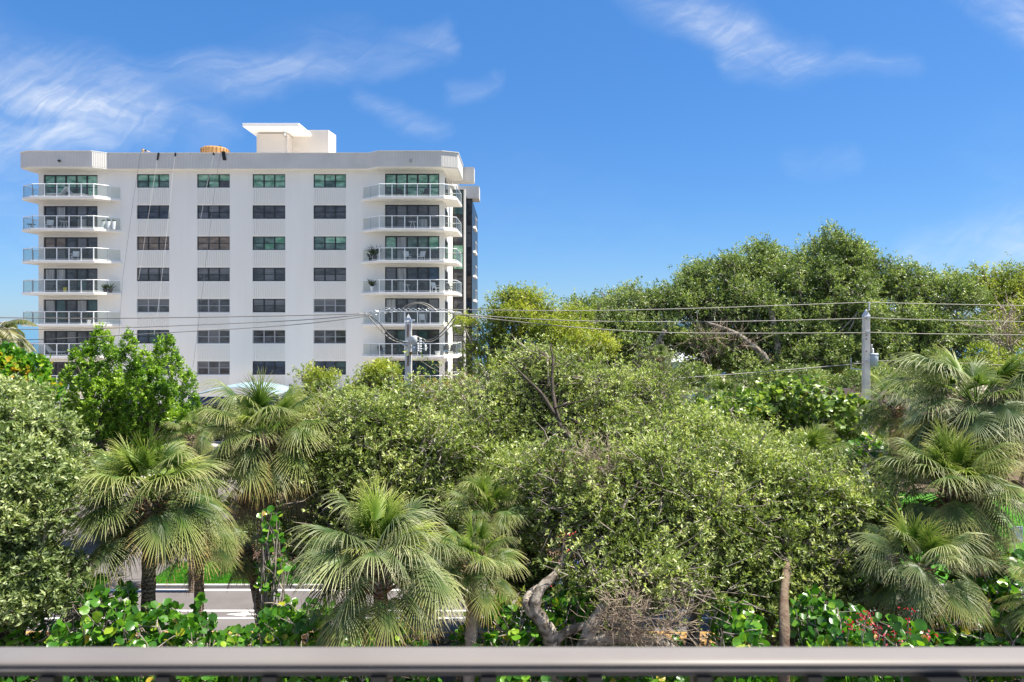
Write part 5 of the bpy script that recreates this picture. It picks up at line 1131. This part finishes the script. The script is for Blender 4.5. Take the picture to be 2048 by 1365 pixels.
def grape(name, label, base, boxes, n_obj, n_stuff, size, meshes, stuff_m, seed, cat='shrub', group=None, stems=14, stem_m=None):
    """stems wander through given ellipsoids; leaves sit along the shoots"""
    rg = np.random.default_rng(seed); rnd = random.Random(seed); t = empty(name, base, label, cat, group); off = Vector(base)
    mb = MB(); shoots = []
    for i in range(stems):
        b = boxes[i % len(boxes)]; u = nrm(rg.normal(size=3)); u[2] = abs(u[2]); e = Vector(np.array(b[:3])+u*np.array(b[3:6])*.8)
        s0 = Vector((b[0]*.7+base[0]*.3+rnd.uniform(-.4, .4), b[1]+rnd.uniform(-.3, .3), 0 if b[2] < 6 else b[2]*.5)); pts = wiggle(s0, e, 8, .08, 0, rnd)
        mb.tube(pts, [.035*(1-.6*k/7) for k in range(8)], 5); shoots.append(pts)
        for j in range(5):
            q = pts[rnd.randint(3, 7)]; u2 = nrm(rg.normal(size=3)); u2[2] = abs(u2[2])*.8+.1; e2 = Vector(np.array(b[:3])+u2*np.array(b[3:6])*rg.uniform(.8, 1.1))
            p2_ = wiggle(q, e2, 6, .08, 0, rnd); mb.tube(p2_, [.016*(1-.5*k/5) for k in range(6)], 4); shoots.append(p2_)
    mb.build('stems', stem_m or M_TWIG, t)
    tot = n_obj+n_stuff; C_ = []; D_ = []; N_ = []
    while len(C_) < tot:
        s_ = shoots[rnd.randrange(len(shoots))]; k = rnd.random()**.55*(len(s_)-1); i = min(int(k), len(s_)-2); q = s_[i].lerp(s_[i+1], k-i)
        ax_ = (s_[i+1]-s_[i]).normalized()
        for j in range(rnd.randint(2, 5)):
            r_ = Vector(nrm(rg.normal(size=3))); d = (r_-ax_*r_.dot(ax_)*.5+ax_*.4).normalized()
            C_.append(np.array(q+ax_*rnd.uniform(-.1, .1)+d*.05)); D_.append(np.array(d)); N_.append(nrm(np.array([rnd.gauss(0, .45), rnd.gauss(-.55, .4), rnd.gauss(.65, .35)])))
    C_ = np.array(C_[:tot]); D_ = np.array(D_[:tot]); N_ = np.array(N_[:tot])
    order = np.argsort(C_[:, 1]+rg.normal(0, .15, tot)*1.0-.3*C_[:, 2]); C_ = C_[order]; D_ = D_[order]; N_ = N_[order]
    for k in range(n_obj):
        d = Vector(D_[k]); n_ = Vector(N_[k]); s = n_.cross(d)
        if s.length < .05: continue
        s.normalize(); n_ = d.cross(s); sc = size*rnd.uniform(.6, 1.2)
        M_ = Matrix((( d.x, s.x, n_.x), (d.y, s.y, n_.y), (d.z, s.z, n_.z)))
        o = link('leaf', meshes[k % len(meshes)], t); o.location = Vector(C_[k])-off; o.rotation_euler = M_.to_euler(); o.scale = (sc, sc, sc)
    if n_stuff:
        c_ = C_[n_obj:]; m = len(c_)
        v, f, kk = leaf_geo(c_, D_[n_obj:], N_[n_obj:], size*rg.uniform(.6, 1.15, m), size*rg.uniform(.6, 1.15, m), kind='round'); me = npmesh('small_leaves', v-np.array(off), [f], stuff_m, np.tile(np.clip(rg.beta(2, 2.4, m), 0, 1), kk))
        o = link('small_leaves', me, t); o['kind'] = 'stuff'
    return t
G_SG = 'sea grape shrubs under the palms'
sg_list = [(40, 15.5, 1250, 130, 60, 'sea grape shrub at the lower left corner under the dense grey green tree', 110), (190, 15.2, 1250, 90, 80, 'tall sea grape shrub left of the lower left palm trunk', 180), (325, 15.0, 1275, 90, 60, 'bright sea grape shrub at the foot of the lower left palm', 230),
           (455, 15.4, 1312, 80, 40, 'sea grape shrub between the lower left palm and the bare tall trunk', 190), (600, 16.2, 1275, 90, 70, 'sea grape shrub left of the largest foreground palm', 190), (760, 17.5, 1300, 100, 60, 'sea grape shrub behind the leaning trunk', 120),
           (1010, 16.8, 1270, 100, 80, 'dark leafy sea grape between the pale trunk and the twisted trunk', 180), (1130, 17.5, 1240, 90, 80, 'sea grape shrub behind the twisted trunk', 140), (1290, 16.6, 1330, 110, 50, 'low sea grape shrub under the dead twigs', 120),
           (1475, 15.6, 1272, 62, 62, 'sea grape shrub left of the straight brown trunk', 200), (1655, 15.4, 1262, 66, 68, 'sea grape shrub right of the straight brown trunk', 220), (1760, 14.8, 1285, 100, 55, 'sea grape shrub among the red flowers', 180),
           (1900, 15.8, 1275, 90, 60, 'sea grape shrub at the foot of the silvery palm', 160), (1985, 17.5, 1180, 70, 90, 'tall sea grape shrub climbing by the dark palm trunk at the right', 170), (2060, 15.2, 1290, 90, 60, 'sea grape shrub in the lower right corner', 100)]
for i, (px_, Y_, py_, rx_, ry_, lab, no) in enumerate(sg_list):
    e1 = E(px_, py_+3, rx_, ry_*1.05, Y_, 1.2); e2 = E(px_+20, py_+95, rx_*1.1, ry_, Y_-.4, 1.0)
    grape('sea_grape_shrub', lab, (X(px_, Y_), Y_, 0), [e1, e2], int(no*1.25), 950, .21, GL, LM_GRAPE, 300+i, group=G_SG, stems=18)
# sea grape sprouts climbing the shaggy palm's trunk
grape('sea_grape_sapling', 'sea grape shoots growing up along the bare trunk of the tall shaggy palm', (X(545, 17.6), 17.6, 0), [E(540, 1050, 22, 40, 17.6, .25), E(545, 1140, 45, 30, 17.6, .3), E(550, 1230, 55, 40, 17.4, .4)], 120, 60, .17, GL, LM_GRAPE, 351, stems=9)
grape('round_leaved_tree', 'pale sea grape tree with round leaves in front of the transformer pole', (X(1560, 26), 26, 0), [E(1480, 830, 100, 55, 26, 1.6), E(1600, 810, 95, 60, 26, 1.6), E(1680, 850, 85, 70, 25.6, 1.5), E(1420, 860, 70, 40, 25.6, 1.3), E(1640, 900, 80, 50, 25, 1.3)],
      300, 7500, .225, GLP, LM_GRAPEP, 360, 'tree', stems=60)
grape('round_leaved_tree', 'young sea grape with drooping round leaves beside the lower right lawn', (X(1700, 22), 22, 0), [E(1740, 930, 50, 60, 22, .9)], 140, 160, .2, GL, LM_GRAPE, 361, 'tree', stems=12)

# ------------------------------------------------------------------ bare wood, twisted trunks, dead twigs
def woodpath(parent, name, pts, r0, r1, m_=None, sides=10):
    dense = []; pv = [P(*p) for p in pts]
    for i in range(len(pv)-1):
        a = pv[max(i-1, 0)]; b = pv[i]; c = pv[i+1]; d = pv[min(i+2, len(pv)-1)]
        for k in range(5):
            t = k/5; dense.append(.5*((2*b)+(-a+c)*t+(2*a-5*b+4*c-d)*t*t+(-a+3*b-3*c+d)*t**3))
    dense.append(pv[-1]); n = len(dense); rnd = random.Random(len(pts)*7+int(pts[0][0]))
    mb = MB(); mb.tube(dense, [(r0+(r1-r0)*i/(n-1))*rnd.uniform(.9, 1.1) for i in range(n)], sides)
    return mb.build(name, m_ or M_BARK, parent, smooth=True)
tw = empty('twisted_tree', (X(1085, 16.4), 16.4, 0), 'gnarled pale trunk bending at the bottom centre right with bare dead twigs', 'tree')
woodpath(tw, 'trunk', [(1120, 1420, 16.4), (1105, 1290, 16.4), (1088, 1250, 16.3), (1070, 1215, 16.3), (1080, 1180, 16.4), (1112, 1150, 16.6)], .24, .10)
woodpath(tw, 'limb', [(1110, 1285, 16.4), (1135, 1262, 16.3), (1180, 1250, 16.2)], .12, .10)
woodpath(tw, 'limb', [(1085, 1250, 16.3), (1055, 1215, 16.3), (1060, 1190, 16.6), (1100, 1160, 17.2), (1130, 1120, 17.9), (1155, 1090, 18.2), (1200, 1075, 18.6)], .12, .07)
tb = empty('fallen_trunk', P(1230, 1290, 16), 'thick grey fallen trunk lying behind the railing', 'fallen trunk'); tb.location.z = 2.6
woodpath(tb, 'log', [(1160, 1320, 16), (1180, 1262, 16), (1200, 1225, 16.1), (1215, 1200, 16.2)], .19, .12)
woodpath(tb, 'log', [(1175, 1285, 16), (1230, 1275, 15.9), (1290, 1278, 15.9), (1350, 1300, 15.9), (1400, 1380, 16)], .15, .14)
big = empty('leaning_tree', (X(1180, 19), 19, 0), 'bare curved brown limbs showing inside the middle thicket', 'tree')
woodpath(big, 'trunk', [(1150, 1500, 19), (1180, 1200, 18.8), (1165, 1130, 18.2), (1190, 1090, 17.7), (1230, 1070, 17.8), (1290, 1062, 18.3), (1340, 1075, 18.6)], .12, .05)
woodpath(big, 'limb', [(1335, 1072, 18.5), (1365, 1065, 18.2), (1385, 1035, 18.0), (1440, 1020, 18.2), (1490, 1000, 18.6)], .06, .015)
woodpath(big, 'limb', [(1240, 1070, 17.9), (1245, 1020, 17.8), (1270, 975, 18.1), (1280, 960, 18.6)], .05, .02)
woodpath(big, 'limb', [(1245, 1020, 17.8), (1225, 980, 18.3), (1205, 955, 18.6)], .035, .02)
woodpath(big, 'limb', [(1300, 1070, 18.3), (1325, 1085, 18.1), (1335, 1095, 18.1)], .03, .01)
dk_t = empty('branching_tree', (X(1150, 22), 22, 0), 'dark forked trunk rising through the open crown in the middle of the thicket', 'tree')
woodpath(dk_t, 'trunk', [(1170, 1250, 21.5), (1160, 1050, 21.3), (1148, 920, 21.2), (1145, 885, 21.2), (1120, 850, 21.4), (1108, 800, 21.8), (1104, 760, 22), (1106, 720, 22.2), (1100, 690, 22.4)], .13, .025, M_BARKD)
woodpath(dk_t, 'limb', [(1110, 830, 21.5), (1085, 790, 21.8), (1060, 765, 22), (1040, 745, 22.2), (1020, 725, 22.3)], .06, .02, M_BARKD)
woodpath(dk_t, 'limb', [(1108, 818, 21.6), (1135, 808, 21.4), (1170, 800, 21.4), (1200, 780, 21.6)], .035, .012, M_BARKD)
woodpath(dk_t, 'limb', [(1145, 885, 21.2), (1110, 872, 21), (1085, 855, 21)], .04, .012, M_BARKD)
woodpath(dk_t, 'limb', [(1080, 918, 20.6), (1050, 908, 20.6), (1010, 912, 20.6)], .025, .012, M_BARK)
woodpath(dk_t, 'limb', [(1128, 945, 20.4), (1100, 930, 20.5), (1070, 915, 20.6), (1085, 890, 20.7), (1112, 868, 20.9)], .05, .025, M_BARK)
M_BROWN = mat('bark_brown', (.16, .12, .085), .9, .2, noise=(6, (.10, .065, .045), .42, .62), bump=(18, .9, .03))
st_ = empty('bare_trunk', (X(1567, 16.6), 16.6, 0), 'straight slender brown trunk standing behind the railing right of centre', 'tree')
woodpath(st_, 'trunk', [(1567, 1700, 14.4), (1567, 1400, 14.4), (1569, 1280, 14.5), (1568, 1200, 15.4), (1572, 1150, 16.6), (1580, 1080, 18.2)], .125, .09, M_BROWN)
def thicket(name, lab, cx_, cy_, rx_, ry_, Y_, n, m_, seed, r=.010, L_=(.4, 1.1), cat='dead twigs', root=None):
    rg = np.random.default_rng(seed); c = np.array(P(cx_, cy_, Y_)); s = Y_/FPX; root = np.array(root) if root is not None else c+np.array([0, 0, -ry_*s])
    nm = 40; mains = []; st = []; en = []
    for i in range(nm):
        u = rg.normal(size=3); u /= np.linalg.norm(u); e = c+u*np.array([rx_*s, .5, ry_*s]); m1 = root+(e-root)*.5+rg.normal(0, .12, 3)
        st += [root+rg.normal(0, .1, 3), m1]; en += [m1, e]; mains.append((m1, e))
    for i in range(n):
        a, b = mains[rg.integers(nm)]; k = rg.random(); p_ = a+(b-a)*k; d = nrm(rg.normal(size=3)+nrm(b-a)*.6)*rg.uniform(*L_)*.5; m1 = p_+d+rg.normal(0, .05, 3); st += [p_, m1]; en += [m1, m1+d*.6+rg.normal(0, .09, 3)]
    v, f = twigs_mesh(rg, np.array(st), np.array(en), r); o = link(name, npmesh(name, v, [f], m_)); tag(o, lab, cat, None, 'stuff')
thicket('dead_twigs', 'tangle of bare tan twigs above the fallen trunk', 1275, 1225, 115, 50, 15.5, 460, M_DEADTWIG, 5, .0075)
thicket('dead_twigs', 'spray of bare grey twigs inside the middle thicket', 1175, 925, 80, 38, 18.6, 260, M_DEADTWIG, 6, .008, root=tuple(P(1200, 980, 18.9)))
thicket('dead_twigs', 'brown bare twigs at the lower left between the shrubs', 160, 1190, 60, 60, 15.6, 160, M_TWIG, 7, .009)
thicket('dead_twigs', 'bare pinkish branches at the upper right edge above the tallest palm', 2010, 650, 45, 40, 44, 60, M_DEADTWIG, 8, .03, (1, 2.6), root=tuple(P(2020, 700, 44)))
thicket('dead_twigs', 'pale dead brush under the limbs of the background wood', 1440, 680, 70, 28, 53, 200, M_DEADTWIG, 9, .03, (1, 2.5))
# long pale limbs of the forest trees
fl_ = empty('limbed_tree', (X(1290, 54), 54, 0), 'brown forked trunk under the left end of the background wood', 'tree')
woodpath(fl_, 'trunk', [(1250, 800, 54), (1265, 740, 53.6), (1280, 710, 53.4), (1310, 690, 53.2), (1330, 660, 53)], .42, .15)
woodpath(fl_, 'limb', [(1285, 705, 53.4), (1310, 725, 53.2), (1330, 745, 53)], .16, .08)
woodpath(fl_, 'trunk', [(1345, 800, 54), (1338, 740, 53.6), (1328, 700, 53.4), (1318, 680, 53.3)], .38, .2)
fl2 = empty('limbed_tree', (X(1530, 54), 54, 0), 'long pale limbs arching below the highest crown', 'tree')
woodpath(fl2, 'limb', [(1410, 645, 53.5), (1440, 655, 53.3), (1475, 670, 53.1), (1500, 690, 53), (1530, 720, 53), (1550, 780, 53.5)], .10, .4)
woodpath(fl2, 'limb', [(1450, 560, 55), (1480, 580, 54.8), (1515, 600, 54.5), (1540, 620, 54), (1550, 670, 53.8), (1560, 730, 53.5)], .07, .3)

# red flowers
LM_RED = leafmat('red_petal', [(0, (.45, .02, .03)), (.6, (.65, .04, .07)), (1, (.75, .20, .22))], .45, .35, tcol=(1.2, .6, .6))
def flowers(lab, spots, Y_, n, seed):
    rg = np.random.default_rng(seed); t = empty('flowering_bush', (X(spots[0][0], Y_), Y_, 0), lab, 'flowers', 'red flowers under the right palms')
    c_ = []
    mb = MB()
    for (a, b) in spots:
        q = P(a, b, Y_); mb.tube(wiggle(q-Vector((.1, 0, .7)), q, 6, .06), .010, 4)
        c_.append(np.array(q)+rg.normal(0, .085, (n, 3)))
    mb.build('stems', M_TWIG, t); c_ = np.concatenate(c_); m = len(c_)
    v, f, kk = leaf_geo(c_, nrm(rg.normal(size=(m, 3))), nrm(rg.normal(size=(m, 3))+np.array([0, -.6, .6])), rg.uniform(.05, .09, m), rg.uniform(.04, .06, m))
    o = link('petals', npmesh('petals', v-np.array(t.location), [f], LM_RED, np.tile(rg.random(m), kk)), t); o['kind'] = 'stuff'
flowers('red flowers left of the ragged small palm trunk', [(1702, 1252), (1735, 1228), (1757, 1262), (1730, 1240)], 14.3, 15, 1)
flowers('scattered red flowers between the small palm and the silvery palm', [(1788, 1270), (1818, 1230), (1825, 1268), (1858, 1268), (1790, 1282)], 14.3, 9, 2)
flowers('small orange red bromeliad spike inside the thicket left of the curved limb', [(1128, 1065), (1127, 1078), (1129, 1088)], 17.4, 8, 3)
# fallen yellow leaves along the near kerb
n = 2600; c_ = np.stack([RNG.uniform(-20, 20, n), 23.7+RNG.normal(0, .28, n), np.full(n, .03)+RNG.random(n)*.03], 1)
v, f, kk = leaf_geo(c_, nrm(RNG.normal(size=(n, 3))*np.array([1, 1, .15])), nrm(RNG.normal(0, .3, (n, 3))+np.array([0, 0, 1])), RNG.uniform(.1, .18, n), RNG.uniform(.09, .15, n), kind='round')
LM_DRY = leafmat('dry_leaf', [(0, (.25, .13, .05)), (.5, (.50, .28, .08)), (1, (.60, .42, .18))], .7, .2)
o = link('fallen_leaves', npmesh('fallen_leaves', v, [f], LM_DRY, np.tile(RNG.random(n), kk))); o['kind'] = 'stuff'

# ------------------------------------------------------------------ balcony railing right in front of the camera
rl = empty('balcony_railing', (0, .62, 9.6), 'beige metal balcony handrail with black pickets across the bottom of the picture', 'railing')
M_HAND = mat('handrail_beige', (.205, .183, .168), .46, .35, .0, noise=(9, (.18, .16, .147), .35, .7))
M_PICK = mat('black_picket', (.008, .008, .010), .4, .5)
zt = H-.3005
def rail_prof(pts):   # (y, z) outline extruded along x
    mb = MB(); n = len(pts); vs = [(-1.6, y, z) for y, z in pts]+[(1.6, y, z) for y, z in pts]
    mb.add(vs, [tuple(range(n)), tuple(range(n, 2*n))[::-1]]+[(i, i+n, (i+1) % n+n, (i+1) % n) for i in range(n)]); return mb
prof = [(.638, zt-.004), (.636, zt-.001), (.631, zt), (.616, zt+.0003), (.6105, zt-.0003), (.6075, zt-.0016), (.6062, zt-.0034), (.6066, zt-.0042), (.610, zt-.0046), (.638, zt-.0046)]
o = rail_prof(prof).build('handrail', M_HAND, rl, smooth=False)
for p_ in o.data.polygons: p_.use_smooth = len(p_.vertices) == 4
rail_prof([(.636, zt-.0047), (.6095, zt-.0047), (.6095, zt-.0062), (.636, zt-.0062)]).build('rail_seam', M_PICK, rl)
rail_prof([(.636, zt-.0063), (.6085, zt-.0063), (.607, zt-.0075), (.608, zt-.0098), (.636, zt-.0098)]).build('lower_lip', M_HAND, rl)
rail_prof([(.630, zt-.0099), (.6085, zt-.0099), (.6085, zt-.0140), (.630, zt-.0140)]).build('picket_channel', M_PICK, rl)
for px_ in (-120, 98, 328, 541, 758, 977, 1190, 1407, 1628, 2095):
    x = (px_-1024)/FPX*.61; mb = MB(); mb.box(x-.0065, x+.0065, .606, .619, zt-1.0, zt-.0141)
    mb.build('picket', M_PICK, rl)
x = (1884-1024)/FPX*.61; mb = MB(); mb.box(x-.0165, x+.0165, .598, .631, zt-1.05, zt-.0141); mb.build('post', M_PICK, rl)
mb = MB(); mb.box(-1.6, 1.6, .600, .630, zt-1.04, zt-1.005); mb.build('bottom_rail', M_PICK, rl)
mb = MB(); mb.box(-2.2, 2.2, -1.6, .70, zt-1.25, zt-1.07); o = mb.build('balcony_floor', mat('balcony_tile', (.5, .47, .44), .6), None); o['kind'] = 'structure'
